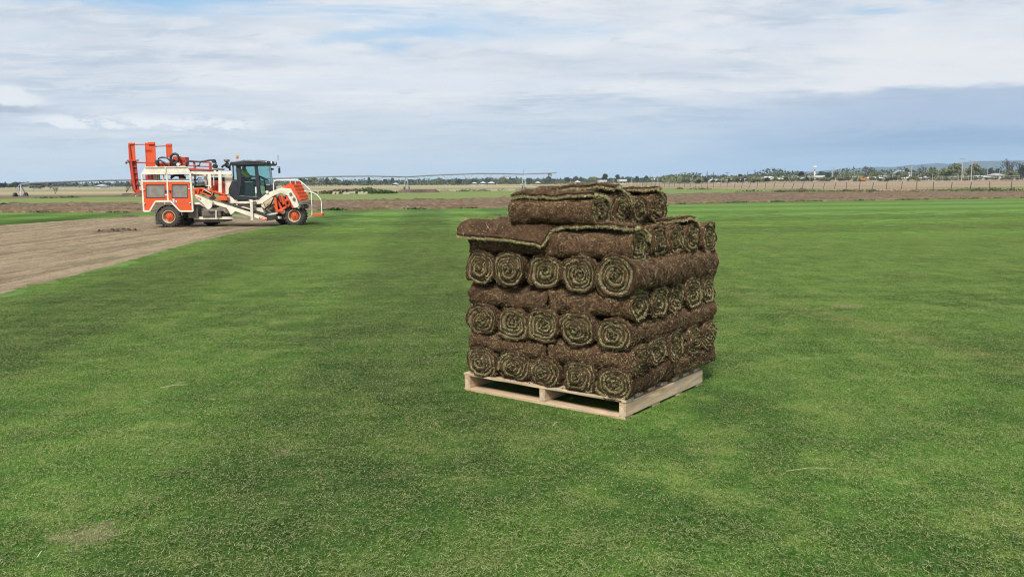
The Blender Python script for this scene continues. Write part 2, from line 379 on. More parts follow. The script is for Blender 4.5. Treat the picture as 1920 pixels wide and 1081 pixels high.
o = link_mesh('lawn_far_end', np_mesh('lawn_far_end', v, f, True), lawn_m); tag(o, kind='structure')
v, f = strip_mesh([(-120, -6), (-120, 42)], [(-21.2, -6), (-20.6, 20), (-19.9, 32), (-19.2, 37.5), (-18.3, 42)], 120, 12, lambda x, y: .004+.01*vnoise(x, y, 8))
o = link_mesh('lawn_beyond_the_soil', np_mesh('lawn_beyond_the_soil', v, f, True), lawn_m); tag(o, kind='structure')

# harvested bare soil
def soil_mat():
    m, nt, b, o = material('harvested_soil'); p = wpos(nt)
    st = nt.noise(nt.vscale(p, (2.4, .12, 1), .03), 1.0, 7, .7, .2); f = nt.noise(nt.vscale(p, (1, .5, 1)), 4.0, 7, .8); g = nt.noise(nt.vscale(p, (1, .45, 1)), .8, 6, .7, off=(3, 3, 0)); ff = nt.noise(p, 38.0, 5, .8)
    c = nt.mix(nt.ss(st, .41, .57), (.135, .096, .058), (.29, .222, .138))
    c = nt.mix(nt.ss(f, .42, .68, 0, .7), c, (.115, .080, .050)); c = nt.mix(nt.ss(ff, .42, .66, 0, .6), c, (.44, .36, .25))
    c = nt.mix(nt.ss(g, .54, .66, 0, .6), c, (.13, .125, .05))
    nt.link(c, b.inputs['Base Color']); b.inputs['Roughness'].default_value = .97; b.inputs['Specular IOR Level'].default_value = .1
    bump(nt, b, nt.m('ADD', nt.m('MULTIPLY', f, .7), nt.m('MULTIPLY', ff, .3)), .9, .05); return m
ys = np.linspace(-6, 42.0, 620); us = np.linspace(0, 1, 150); V = []
lx = lambda y: np.interp(y, [-6, 20, 32, 37.5, 40.6], [-21.2, -20.6, -19.9, -19.2, -18.6])
for y in ys:
    x = lx(y)-.1 + us*(edge_x(y)+.1-(lx(y)-.1))
    z = -.034 + .010*vnoise(x*2.2, y*1.0, 21, 4) + .010*vnoise(x*9, y*6, 22, 3) + .006*rng.normal(size=x.shape)
    rut = sum(-.022*np.exp(-((x-(c0+.02*y))/.16)**2) for c0 in (-18.3, -16.4, -14.1, -12.2, -10.2)); z = z + rut
    V.append(np.stack([x, np.full_like(x, y), np.minimum(z, -.008)], -1))
V = np.stack(V); o = link_mesh('bare_soil_strip', np_mesh('bare_soil_strip', V.reshape(-1, 3), grid_faces(len(ys), 150), True), soil_mat()); tag(o, kind='structure')

# ploughed strip, cloddy
def plough_z(x, y):
    z = .02 + .05*vnoise(x*1.1, y*2.2, 31, 5) + .045*np.abs(rng.normal(size=x.shape))
    d = np.minimum(dist_line(x, y, LAWN_FAR), dist_line(x, y, PL_FAR)); return z + .10*np.exp(-(d/.8)**2)*np.clip(.6+vnoise(x*2.3, y*2.3, 32), 0, 2)
v, f = strip_mesh(LAWN_FAR, PL_FAR, 760, 90, plough_z, .3)
pm_ = field_mat('ploughed_earth', (.085, .056, .034), (.165, .115, .070), (.32, .24, .155), .05, .8, .12, 3.5, 1.0)
o = link_mesh('ploughed_strip', np_mesh('ploughed_strip', v, f, False), pm_); tag(o, kind='structure')

# second band of turf, thin verge, tilled paddocks behind
green2 = field_mat('young_turf', (.115, .165, .045), (.19, .23, .072), (.17, .19, .07), .02, .30, .15, 1.2, .3)
G2_FAR = [(-105, 92), (-80, 95), (-62, 98), (-55, 110), (-33, 143), (-11, 152), (10, 172), (31, 198), (43, 212)]
G2_NEAR = [(-100, 70), (-60, 69), (-41.2, 67.6), (-16.7, 73), (-5.2, 75.5), (10, 89), (31.5, 108), (45, 110), (52, 128)]
v, f = strip_mesh(G2_NEAR, G2_FAR, 80, 16, lambda x, y: .02+.01*vnoise(x, y, 4), .3)
o = link_mesh('distant_turf_strip', np_mesh('distant_turf_strip', v, f, True), green2); tag(o, kind='structure')
tan_m = field_mat('tilled_paddock_earth', (.20, .142, .090), (.33, .255, .16), (.19, .135, .088), .004, .035, .03, .5, .4)
def tanz(x, y): return terr(x, y)+.02
v, f = strip_mesh([(45, 150), (53, 125), (66.5, 110.3), (90, 112), (150, 112)], [(22, 330), (80, 420), (150, 470), (230, 510), (420, 560)], 60, 24, tanz, .3)
o = link_mesh('tilled_paddock', np_mesh('tilled_paddock', v, f, True), tan_m); tag(o, kind='structure')
v, f = strip_mesh([(64, 113.5), (70, 115), (90, 117), (150, 118)], [(62, 130), (76, 142), (100, 165), (170, 215)], 20, 6, lambda x, y: terr(x, y)+.06, .3)
o = link_mesh('green_crop_patch', np_mesh('green_crop_patch', v, f, True), green2); tag(o, kind='structure')
v, f = strip_mesh([(-120, 96), (-62, 100), (-54, 112)], [(-160, 125), (-90, 128), (-58, 135)], 20, 6, lambda x, y: .03+0*x, .2)
o = link_mesh('brown_fallow_strip', np_mesh('brown_fallow_strip', v, f, True), pm_); tag(o, kind='structure')

# --- grass blades on the lawn: one object; patches of real blades set out by geometry nodes
def blade_patch(n, size, h0, seed):
    r = np.random.default_rng(seed)
    bx = r.uniform(-size/2, size/2, n); by = r.uniform(-size/2, size/2, n); hd = r.uniform(0, 2*np.pi, n)
    cl = r.uniform(.6, 1.25, n); L = h0*cl; rd = r.uniform(0, 1, n); strawy = rd > .78; L[strawy] *= 1.05
    lean = r.uniform(.35, 1.35, n); lean[strawy] = r.uniform(.9, 1.5, strawy.sum()); wd = r.uniform(.0008, .0016, n)
    dx, dy = np.cos(hd), np.sin(hd); tw = r.uniform(-1.6, 1.6, n); nx, ny = -np.sin(hd+tw), np.cos(hd+tw)
    lean[strawy] = r.uniform(1.15, 1.7, strawy.sum())*2; p0 = np.stack([bx, by, np.where(strawy, r.uniform(.004, .017, n), -.004)], -1)
    p1 = p0 + np.stack([dx*np.sin(lean*.5)*L*.5, dy*np.sin(lean*.5)*L*.5, np.cos(lean*.5)*L*.5], -1)
    l2 = np.where(strawy, r.uniform(1.2, 1.8, n), lean*1.35); kx, ky = np.cos(hd+tw*1.2), np.sin(hd+tw*1.2)
    p2 = p1 + np.stack([kx*np.sin(l2)*L*.5, ky*np.sin(l2)*L*.5, np.cos(l2)*L*.5], -1)
    sd_ = np.stack([nx*wd, ny*wd, 0*wd], -1)
    V = np.stack([p0-sd_, p0+sd_, p1-sd_*.9, p1+sd_*.9, p2], 1).reshape(-1, 3)
    i = np.arange(n)*5; Q = np.stack([i, i+1, i+3, i+2], -1); T = np.stack([i+2, i+3, i+4], -1); return V, Q, T, np.repeat(rd, 5)
def build_grass():
    PS = .5; VV = []; QQ = []; TT_ = []; AA = []; ID = []; base = 0
    for k in range(4):
        v, q, t, a = blade_patch(5200, PS*1.12, .021, 100+k); VV.append(v); QQ.append(q+base); TT_.append(t+base); AA.append(a); ID.append(np.full(len(v), k)); base += len(v)
    # set-out points
    g = np.arange(-30, 40, PS*.76); gx, gy = np.meshgrid(g, np.arange(1.6, 41, PS*.76)); gx = gx.ravel() + rng.uniform(-.07, .07, gx.size); gy = gy.ravel() + rng.uniform(-.07, .07, gx.size)
    ok = (np.abs(gx) < gy*.66+1.2) & (gx > edge_x(gy)+.26) & (rng.uniform(size=gx.size) < np.interp(gy, [18, 41], [1, .0]))
    # keep the pallet's own footprint clear
    q = np.stack([gx, gy], -1)-np.array(PAL_A[:2]); uu = q@PU; vv = q@PV
    ok &= ~((uu > -.36) & (uu < 1.66) & (vv > -.36) & (vv < 1.48)); gx, gy = gx[ok], gy[ok]
    P = np.stack([gx, gy, np.zeros_like(gx)], -1)
    allv = np.concatenate(VV+[P]); ids = np.concatenate(ID+[np.full(len(P), 9)]); rd = np.concatenate(AA+[np.zeros(len(P))])
    # round the pallet the blades are set one by one: bent flat under it, none through its timber
    v, q, t, a = blade_patch(62000, 1.0, .025, 140); v = v.reshape(-1, 5, 3); n = len(v); o0 = v[:, :1, :2].copy()
    U_ = rng.uniform(-.60, 1.90, n); V_ = rng.uniform(-.60, 1.72, n); inside = (U_ > -.012) & (U_ < 1.312) & (V_ > -.012) & (V_ < 1.135)
    hs = np.where(inside, .35, 1.0); near = (U_ > -.03) & (U_ < 1.33) & (V_ > -.03) & (V_ < 1.15) & ~inside; hs = np.where(near, .6, hs); v[:, :, 2] *= hs[:, None]; v[..., :2] = (v[..., :2]-o0)*np.where(inside, .5, 1)[:, None, None] + (np.array(PAL_A)+U_[:, None]*PU+V_[:, None]*PV)[:, None]
    keep = ~inside | ((V_ > .02) & (rng.uniform(size=n) < .6)); v = v[keep]; n = len(v); i = np.arange(n)*5
    base0 = len(allv); allv = np.concatenate([allv, v.reshape(-1, 3)]); ids = np.concatenate([ids, np.full(n*5, 7)]); rd = np.concatenate([rd, a.reshape(-1, 5)[keep].ravel()])
    QQ.append(np.stack([i, i+1, i+3, i+2], -1)+base0); TT_.append(np.stack([i+2, i+3, i+4], -1)+base0)
    me = np_mesh('lawn_grass', allv, [np.concatenate(QQ), np.concatenate(TT_)], False, {'rnd': rd, 'pid': ids})
    o = link_mesh('lawn_grass', me, blade_mat()); tag(o, 'short mown green grass blades with straw coloured tips', 'grass', kind='stuff')
    ng = bpy.data.node_groups.new('set_out_grass', 'GeometryNodeTree')
    ng.interface.new_socket('Geometry', in_out='INPUT', socket_type='NodeSocketGeometry'); ng.interface.new_socket('Geometry', in_out='OUTPUT', socket_type='NodeSocketGeometry')
    N = ng.nodes; Lk = ng.links.new; gi = N.new('NodeGroupInput'); go = N.new('NodeGroupOutput')
    na = N.new('GeometryNodeInputNamedAttribute'); na.data_type = 'FLOAT'; na.inputs[0].default_value = 'pid'
    def sel(k):
        c = N.new('FunctionNodeCompare'); c.data_type = 'FLOAT'; c.operation = 'EQUAL'; Lk(na.outputs[0], c.inputs[0]); c.inputs[1].default_value = k; c.inputs['Epsilon'].default_value = .2
        s = N.new('GeometryNodeSeparateGeometry'); s.domain = 'POINT'; Lk(gi.outputs[0], s.inputs[0]); Lk(c.outputs[0], s.inputs[1]); return s.outputs[0]
    g2i = N.new('GeometryNodeGeometryToInstance')
    for k in range(4): Lk(sel(k), g2i.inputs[0])
    pts = N.new('GeometryNodeMeshToPoints'); Lk(sel(9), pts.inputs[0])
    iop = N.new('GeometryNodeInstanceOnPoints'); Lk(pts.outputs[0], iop.inputs['Points']); Lk(g2i.outputs[0], iop.inputs['Instance']); iop.inputs['Pick Instance'].default_value = True
    ri = N.new('FunctionNodeRandomValue'); ri.data_type = 'INT'; ri.inputs[4].default_value = 0; ri.inputs[5].default_value = 3; Lk(ri.outputs[2], iop.inputs['Instance Index'])
    rr = N.new('FunctionNodeRandomValue'); rr.data_type = 'FLOAT_VECTOR'; rr.inputs[0].default_value = (0, 0, 0); rr.inputs[1].default_value = (0, 0, 6.28); rr.inputs['Seed'].default_value = 5
    Lk(rr.outputs[0], iop.inputs['Rotation'])
    rs = N.new('FunctionNodeRandomValue'); rs.data_type = 'FLOAT'; rs.inputs[2].default_value = .9; rs.inputs[3].default_value = 1.15; rs.inputs['Seed'].default_value = 9; Lk(rs.outputs[1], iop.inputs['Scale'])
    jn = N.new('GeometryNodeJoinGeometry'); Lk(iop.outputs[0], jn.inputs[0]); Lk(sel(7), jn.inputs[0]); Lk(jn.outputs[0], go.inputs[0])
    md = o.modifiers.new('set_out_grass', 'NODES'); md.node_group = ng
PAL_A = (.694, 4.984); TH = R(37.2)
PU = np.array([-math.cos(TH), math.sin(TH)]); PV = np.array([math.sin(TH), math.cos(TH)])
build_grass()
# ------------------------------------------------------------------ pallet
def wood_mat():
    m, nt, b, o = material('weathered_pine'); p = opos(nt)
    g = nt.noise(nt.vscale(p, (2, 26, 26)), 1.0, 6, .6, 1.2); n = nt.noise(p, 7.0, 5, .65); k = nt.noise(p, 60, 4, .7)
    oi = nt.n('ShaderNodeObjectInfo')
    c = nt.mix(nt.ss(g, .38, .62), (.40, .28, .17), (.68, .54, .37)); c = nt.mix(nt.ss(n, .44, .62, 0, .55), c, (.40, .36, .31))
    c = nt.mix(nt.ss(oi.outputs['Random'], 0, 1, 0, .3), c, (.55, .36, .20)); c = nt.mix(nt.ss(k, .60, .75, 0, .5), c, (.16, .10, .06))
    nt.link(c, b.inputs['Base Color']); b.inputs['Roughness'].default_value = .8; b.inputs['Specular IOR Level'].default_value = .25; bump(nt, b, nt.m('ADD', g, nt.m('MULTIPLY', k, .4)), .35, .004); return m
wood = wood_mat()
PAL_U, PAL_V, TOPZ = 1.297, 1.12, .124
pal = empty('pallet', (PAL_A[0], PAL_A[1], 0), 0)
tag(pal, 'pale timber pallet lying on the lawn under the stacked turf rolls', 'pallet')
rotp = Matrix(((PU[0], PV[0], 0), (PU[1], PV[1], 0), (0, 0, 1)))
def board(name, u0, u1, v0, v1, z0, z1, long='u', rough_=.002, parent=None):
    """a sawn board, slightly uneven, in its own frame (long axis = local x)"""
    c = ((u0+u1)/2, (v0+v1)/2, (z0+z1)/2); L, W, Hh = (u1-u0, v1-v0, z1-z0) if long == 'u' else (v1-v0, u1-u0, z1-z0)
    nx, ny = 14, 3; xs = np.linspace(-L/2, L/2, nx); prof = [(-W/2, -Hh/2), (-W/6, -Hh/2), (W/6, -Hh/2), (W/2, -Hh/2), (W/2, Hh/2), (W/6, Hh/2), (-W/6, Hh/2), (-W/2, Hh/2)]
    V = []
    for i, x in enumerate(xs):
        for j, (y, z) in enumerate(prof):
            e = (i in (0, nx-1)); V.append((x+(rng.uniform(-.003, .003) if e else 0), y+rng.uniform(-rough_, rough_), z+rng.uniform(-rough_, rough_)*.6))
    F = [(i*8+j, i*8+(j+1) % 8, (i+1)*8+(j+1) % 8, (i+1)*8+j) for i in range(nx-1) for j in range(8)]
    me = bpy.data.meshes.new(name); me.from_pydata(V, [], F+[tuple(range(8))[::-1], tuple((nx-1)*8+j for j in range(8))]); me.update()
    bmm = bmesh.new(); bmm.from_mesh(me); bmesh.ops.recalc_face_normals(bmm, faces=bmm.faces); bmm.to_mesh(me); bmm.free()
    o = link_mesh(name, me, wood, parent or pal)
    a = PU if long == 'u' else PV; bx = Vector((a[0], a[1], 0)); bz = Vector((0, 0, 1)); by = bz.cross(bx)
    M = Matrix((bx, by, bz)).transposed().to_4x4(); w_ = rotp @ Vector((c[0], c[1], c[2])); M.translation = w_
    o.matrix_local = M
    bv = o.modifiers.new('bevel', 'BEVEL'); bv.width = .002; bv.segments = 1; bv.limit_method = 'ANGLE'; bv.angle_limit = R(50)
    return o
SW = .046
for u in (0.0, PAL_U/2-SW/2-.02, PAL_U-SW): board('stringer', u, u+SW, 0, PAL_V, .018, .106, 'v', .0012)
nb = 7
for i in range(nb):
    w_ = .095 if i else .10; v0 = i*(PAL_V-.10)/(nb-1)
    board('deck_board', .022 if i else -.003, PAL_U+rng.uniform(-.004, .01), v0-(.004 if i == 0 else 0), v0+w_, .1065, .1245)
for v0 in (-.004, .36, .70, PAL_V-.098):
    board('bottom_board', .004, PAL_U+.003, v0, v0+.10, -.001, .0175)

# ------------------------------------------------------------------ turf rolls
def earth_mat():
    m, nt, b, o = material('turf_soil'); p = opos(nt); oi = nt.n('ShaderNodeObjectInfo')
    n = nt.noise(p, 14, 6, .7); k = nt.noise(p, 90, 5, .8); q = nt.noise(p, 5, 4, .6, off=(3, 1, 2))
    c = nt.mix(nt.ss(n, .35, .65), (.046, .026, .015), (.108, .062, .034)); c = nt.mix(nt.ss(k, .48, .70, 0, .65), c, (.16, .10, .058)); c = nt.mix(nt.ss(k, .46, .34, 0, .8), c, (.020, .012, .008))
    c = nt.mix(nt.ss(q, .55, .75, 0, .35), c, (.15, .088, .05))
    nt.link(c, b.inputs['Base Color']); b.inputs['Roughness'].default_value = .95; b.inputs['Specular IOR Level'].default_value = .12; bump(nt, b, nt.m('ADD', nt.m('MULTIPLY', n, .4), k), 1.0, .012); return m
def strand_mat(name, ramp):
    m, nt, b, o = material(name); a = nt.n('ShaderNodeAttribute', attribute_name='rnd'); r = nt.n('ShaderNodeValToRGB'); nt.link(a.outputs['Fac'], r.inputs[0])
    els = r.color_ramp.elements
    while len(els) < len(ramp): els.new(.5)
    for e, (ps, c) in zip(els, ramp): e.position = ps; e.color = (*c, 1)
    nt.link(r.outputs[0], b.inputs['Base Color']); b.inputs['Roughness'].default_value = .8; b.inputs['Specular IOR Level'].default_value = .15; return m
earth = earth_mat()
roots_m = strand_mat('root_fibres', [(0, (.12, .070, .042)), (.45, (.22, .14, .075)), (.8, (.44, .32, .17)), (1, (.64, .51, .30))])
tips_m = strand_mat('cut_grass_ends', [(0, (.14, .11, .055)), (.25, (.33, .26, .135)), (.55, (.58, .50, .27)), (.80, (.74, .67, .40)), (.86, (.20, .24, .075)), (1, (.20, .33, .09))])
band_m = plain('thatch', (.17, .14, .07), .95, 0, .5, 120, .8)

def strands(P, D, Nn, L, W, rd, curl, r):
    """bent ribbons: P roots, D directions, Nn ribbon side vectors"""
    n = len(P); pts = [P]; d = D
    for k in range(2):
        d = d + r.normal(size=(n, 3))*curl; d /= np.linalg.norm(d, axis=1, keepdims=True); pts.append(pts[-1]+d*(L/2)[:, None])
    s = Nn*W[:, None]; V = np.stack([pts[0]-s, pts[0]+s, pts[1]-s, pts[1]+s, pts[2]-s*.5, pts[2]+s*.5], 1).reshape(-1, 3)
    i = np.arange(n)*6; Q = np.concatenate([np.stack([i, i+1, i+3, i+2], -1), np.stack([i+2, i+3, i+5, i+4], -1)]); return V, Q, np.repeat(rd, 6)

def sgn_pow(c, e): return np.sign(c)*np.abs(c)**e
class Roll:
    """a rolled strip of turf lying along local x, resting on z = 0"""
    def __init__(s, L, a, b, seed, th_end=-1.6, spin=1, turns=4.3, loose=0.0, sq=.84):
        s.L, s.a, s.b, s.seed, s.th_end, s.spin, s.turns, s.loose, s.sq = L, a, b, seed, th_end, spin, turns, loose, sq
        s.r = np.random.default_rng(seed); s.ph = s.r.uniform(0, 6.28, 8); s.tel = s.r.uniform(-.022, .034); s.core = s.r.uniform(-.16, .16, 2); s.sk = s.r.uniform(-.08, .08)
    def rho(s, t): return .09+.91*t
    def theta(s, t): return s.th_end + s.spin*2*np.pi*s.turns*(t-1)
    def pos(s, x, th, rho, off=0.0):
        """x along, angle, radius fraction, off = metres outwards"""
        xe = np.clip((np.abs(x)-(s.L/2-.07))/.07, 0, 1)
        wob = 1 + .030*np.sin(2*th+s.ph[0]) + .020*np.sin(3*th+s.ph[1]) + .018*np.sin(.43*th+s.ph[3]) + .014*np.sin(1.37*th+s.ph[4]) + .012*np.sin(5*th+s.ph[2]+x*7)
        lump = .0035*np.sin(th*4+x*23+s.ph[3])+.003*np.sin(th*7-x*31+s.ph[4])+.005*np.sin(x*9+s.ph[5]+th)+.003*np.sin(x*57+th*11+s.ph[6])
        k = rho*wob*(1+.05*xe)
        cx = (1-rho)*s.core[0]*s.a; cz = (1-rho)*s.core[1]*s.b
        ct, st_ = np.cos(th), np.sin(th); Y = sgn_pow(ct, s.sq)*s.a*k; Zz = sgn_pow(st_, s.sq)*s.b*k*(1+s.swell*sstep(np.abs(x), s.L/2-.15, s.L/2-.01))
        if s.loose: Y = Y + s.loose*np.clip((rho-.78)/.1, 0, 1)*np.clip(ct, 0, 1)
        rr = off + lump*np.clip((rho-.7)*4, 0, 1); Y = Y + ct*rr; Zz = Zz + st_*rr
        sag = .006*np.sin(x*4.5+s.ph[7]); return np.stack([x+0*th, Y+cx+s.sk*Zz*.5, Zz+cz+s.b+sag], -1)
    def endx(s, side, th, t, jit=.003):
        e = s.tel*(1-t) + .006*np.sin(3*th+s.ph[1]+side) + .004*np.sin(7*th+s.ph[2]) + .005*np.sin(th*.5+s.ph[3]*side)
        return side*(s.L/2+e+s.r.normal(size=np.shape(th))*jit)
    def sheet(s, detail=True):
        V = []; F = []; base = 0; TH = .37*.91/s.turns
        t0 = 1-1/s.turns
        # outer turn, whole length
        n = 64 if detail else 26; nx = 34 if detail else 8; t = np.linspace(t0-.012, 1, n)[:, None]; th = s.theta(t)
        fr = np.linspace(-1, 1, nx)[None]; eR = s.endx(1, th[:, 0], t[:, 0])[:, None]; eL = s.endx(-1, th[:, 0], t[:, 0])[:, None]
        x = eL+(eR-eL)*(fr+1)/2; rho = s.rho(t)+0*fr
        mid = s.pos(x, th+0*fr, rho, s.r.normal(size=x.shape)*(.0022 if detail else .001))
        def cols(xx, rh): return s.pos(xx, th[:, 0], rh)[:, None]
        rin = s.rho(t[:, 0])-TH
        g = np.concatenate([cols(eL[:, 0]+.06, rin), cols(eL[:, 0], rin), mid, cols(eR[:, 0], rin), cols(eR[:, 0]-.06, rin)], 1)
        V.append(g.reshape(-1, 3)); F.append(grid_faces(n, g.shape[1])); base += n*g.shape[1]
        # cut face of the tail
        tail = g[-1]; k = len(tail); 
        # inner turns, only as deep as can be seen
        for side in (1, -1):
            n = int(30*(s.turns-1)) if detail else 30; t = np.linspace(.0, t0, n); th = s.theta(t); ex = s.endx(side, th, t)
            rh = s.rho(t); g = np.stack([s.pos(ex-side*.05, th, rh), s.pos(ex, th, rh), s.pos(ex, th, np.maximum(rh-TH, .01)), s.pos(ex-side*.05, th, np.maximum(rh-TH, .01))], 1)
            V.append(g.reshape(-1, 3)); F.append(grid_faces(n, 4, base)); base += n*4
            # the dark heart of the roll behind them
            th = np.linspace(0, 2*np.pi, 25); g = np.stack([s.pos(np.full(25, side*(s.L/2-.04)), th, np.full(25, .84)), s.pos(np.full(25, side*(s.L/2-.04)), th, np.full(25, .01))], 1)
            V.append(g.reshape(-1, 3)); F.append(grid_faces(25, 2, base)); base += 50
        # tail edge strip closing the cut end of the sheet
        t1 = np.full(20, 1.0); xs = np.linspace(-s.L/2+.005, s.L/2-.005, 20); th = np.full(20, s.theta(1.0)); g = np.stack([s.pos(xs, th, t1), s.pos(xs, th, t1-TH*1.5)], 1)
        V.append(g.reshape(-1, 3)); F.append(grid_faces(20, 2, base)); base += 40
        return np.concatenate(V), np.concatenate(F)
    def thatch(s):
        V = []; F = []; base = 0
        for side in (1,):
            n = int(26*s.turns); t = np.linspace(.06, 1, n); th = s.theta(t); ex = s.endx(side, th, t, .004)-side*.007; rh = s.rho(t)-.34*.91/s.turns
            h_ = .24*.91/s.turns; g = np.stack([s.pos(ex-side*.02, th, rh), s.pos(ex, th, rh), s.pos(ex+side*.002, th, np.maximum(rh-h_, .008)), s.pos(ex, th, np.maximum(rh-h_*2, .005)), s.pos(ex-side*.02, th, np.maximum(rh-h_*2, .005))], 1)
            V.append(g.reshape(-1, 3)); F.append(grid_faces(n, 5, base)); base += n*5
        return np.concatenate(V), np.concatenate(F)
    def tips(s, n_front, n_back=250):
        out = []
        for side, n in ((1, n_front), (-1, n_back)):
            if n <= 0: continue
            r = s.r; t = np.sqrt(r.uniform(.006, 1, n)); th = s.theta(t); inband = r.uniform(size=n) < .84
            pt = .91/s.turns; rh = np.where(inband, s.rho(t)-r.uniform(.28, .88, n)*pt, s.rho(t)-r.uniform(0, .4, n)*pt); rh = np.maximum(rh, .01)
            x = s.endx(side, th, t)-side*.010; P = s.pos(x, th, rh)
            D = np.stack([side*r.uniform(.1, .9, n), -np.sin(th)+r.normal(size=n)*.95, np.cos(th)+r.normal(size=n)*.95], -1); D[:, 1:] *= np.where(r.uniform(size=n) < .5, 1, -1)[:, None]; D /= np.linalg.norm(D, axis=1, keepdims=True)
            S = np.cross(D, r.normal(size=(n, 3))); S /= np.linalg.norm(S, axis=1, keepdims=True)
            rd = .84*r.uniform(0, 1, n)**1.25; gr = r.uniform(size=n) < (.06+.40*(1-t)**2+ s.green*.8); rd[gr & inband] = r.uniform(.84, 1, (gr & inband).sum()); rd[~inband] = r.uniform(.0, .5, (~inband).sum())
            out.append(strands(P, D, S, r.uniform(.006, .015, n), r.uniform(.0008, .0017, n), rd, .40, r))
        return out
    green = 0.0; swell = .12
    def roots(s, n):
        r = s.r; x = r.uniform(-s.L/2, s.L/2, n); th = r.uniform(-.9, np.pi+.9, n); k = np.round((s.th_end-th)/(2*np.pi)*s.spin); 
        # radius fraction of the outermost turn at that angle
        d = np.mod(s.spin*(s.th_end-th), 2*np.pi)/(2*np.pi); rho = s.rho(1-d/s.turns)
        hd = r.uniform(0, 6.283, n); L = r.uniform(.010, .036, n); pts = []; cx, cth = x.copy(), th.copy()
        for q in range(4):
            pts.append(s.pos(cx, cth, rho, r.uniform(.001, .006, n)+(.004 if q in (1, 2) else 0))); cx = cx+np.cos(hd)*L/3; cth = cth+np.sin(hd)*L/3/s.a; hd = hd+r.normal(size=n)*.7
        W = r.uniform(.0004, .0010, n); T = pts[1]-pts[0]; Nn = np.stack([0*th, np.cos(th), np.sin(th)], -1); S = np.cross(T, Nn); S /= np.maximum(np.linalg.norm(S, axis=1, keepdims=True), 1e-6); S = S*W[:, None]
        V = np.stack([pts[0]-S, pts[0]+S, pts[1]-S, pts[1]+S, pts[2]-S, pts[2]+S, pts[3]-S*.5, pts[3]+S*.5], 1).reshape(-1, 3)
        i = np.arange(n)*8; Q = np.concatenate([np.stack([i+2*q, i+2*q+1, i+2*q+3, i+2*q+2], -1) for q in range(3)]); return V, Q, np.repeat(r.uniform(0, 1, n)**1.3, 8)
def join_strands(lst):
    V = []; Q = []; A = []; b = 0
    for v, q, a in lst: V.append(v); Q.append(q+b); A.append(a); b += len(v)
    return np.concatenate(V), np.concatenate(Q), np.concatenate(A)

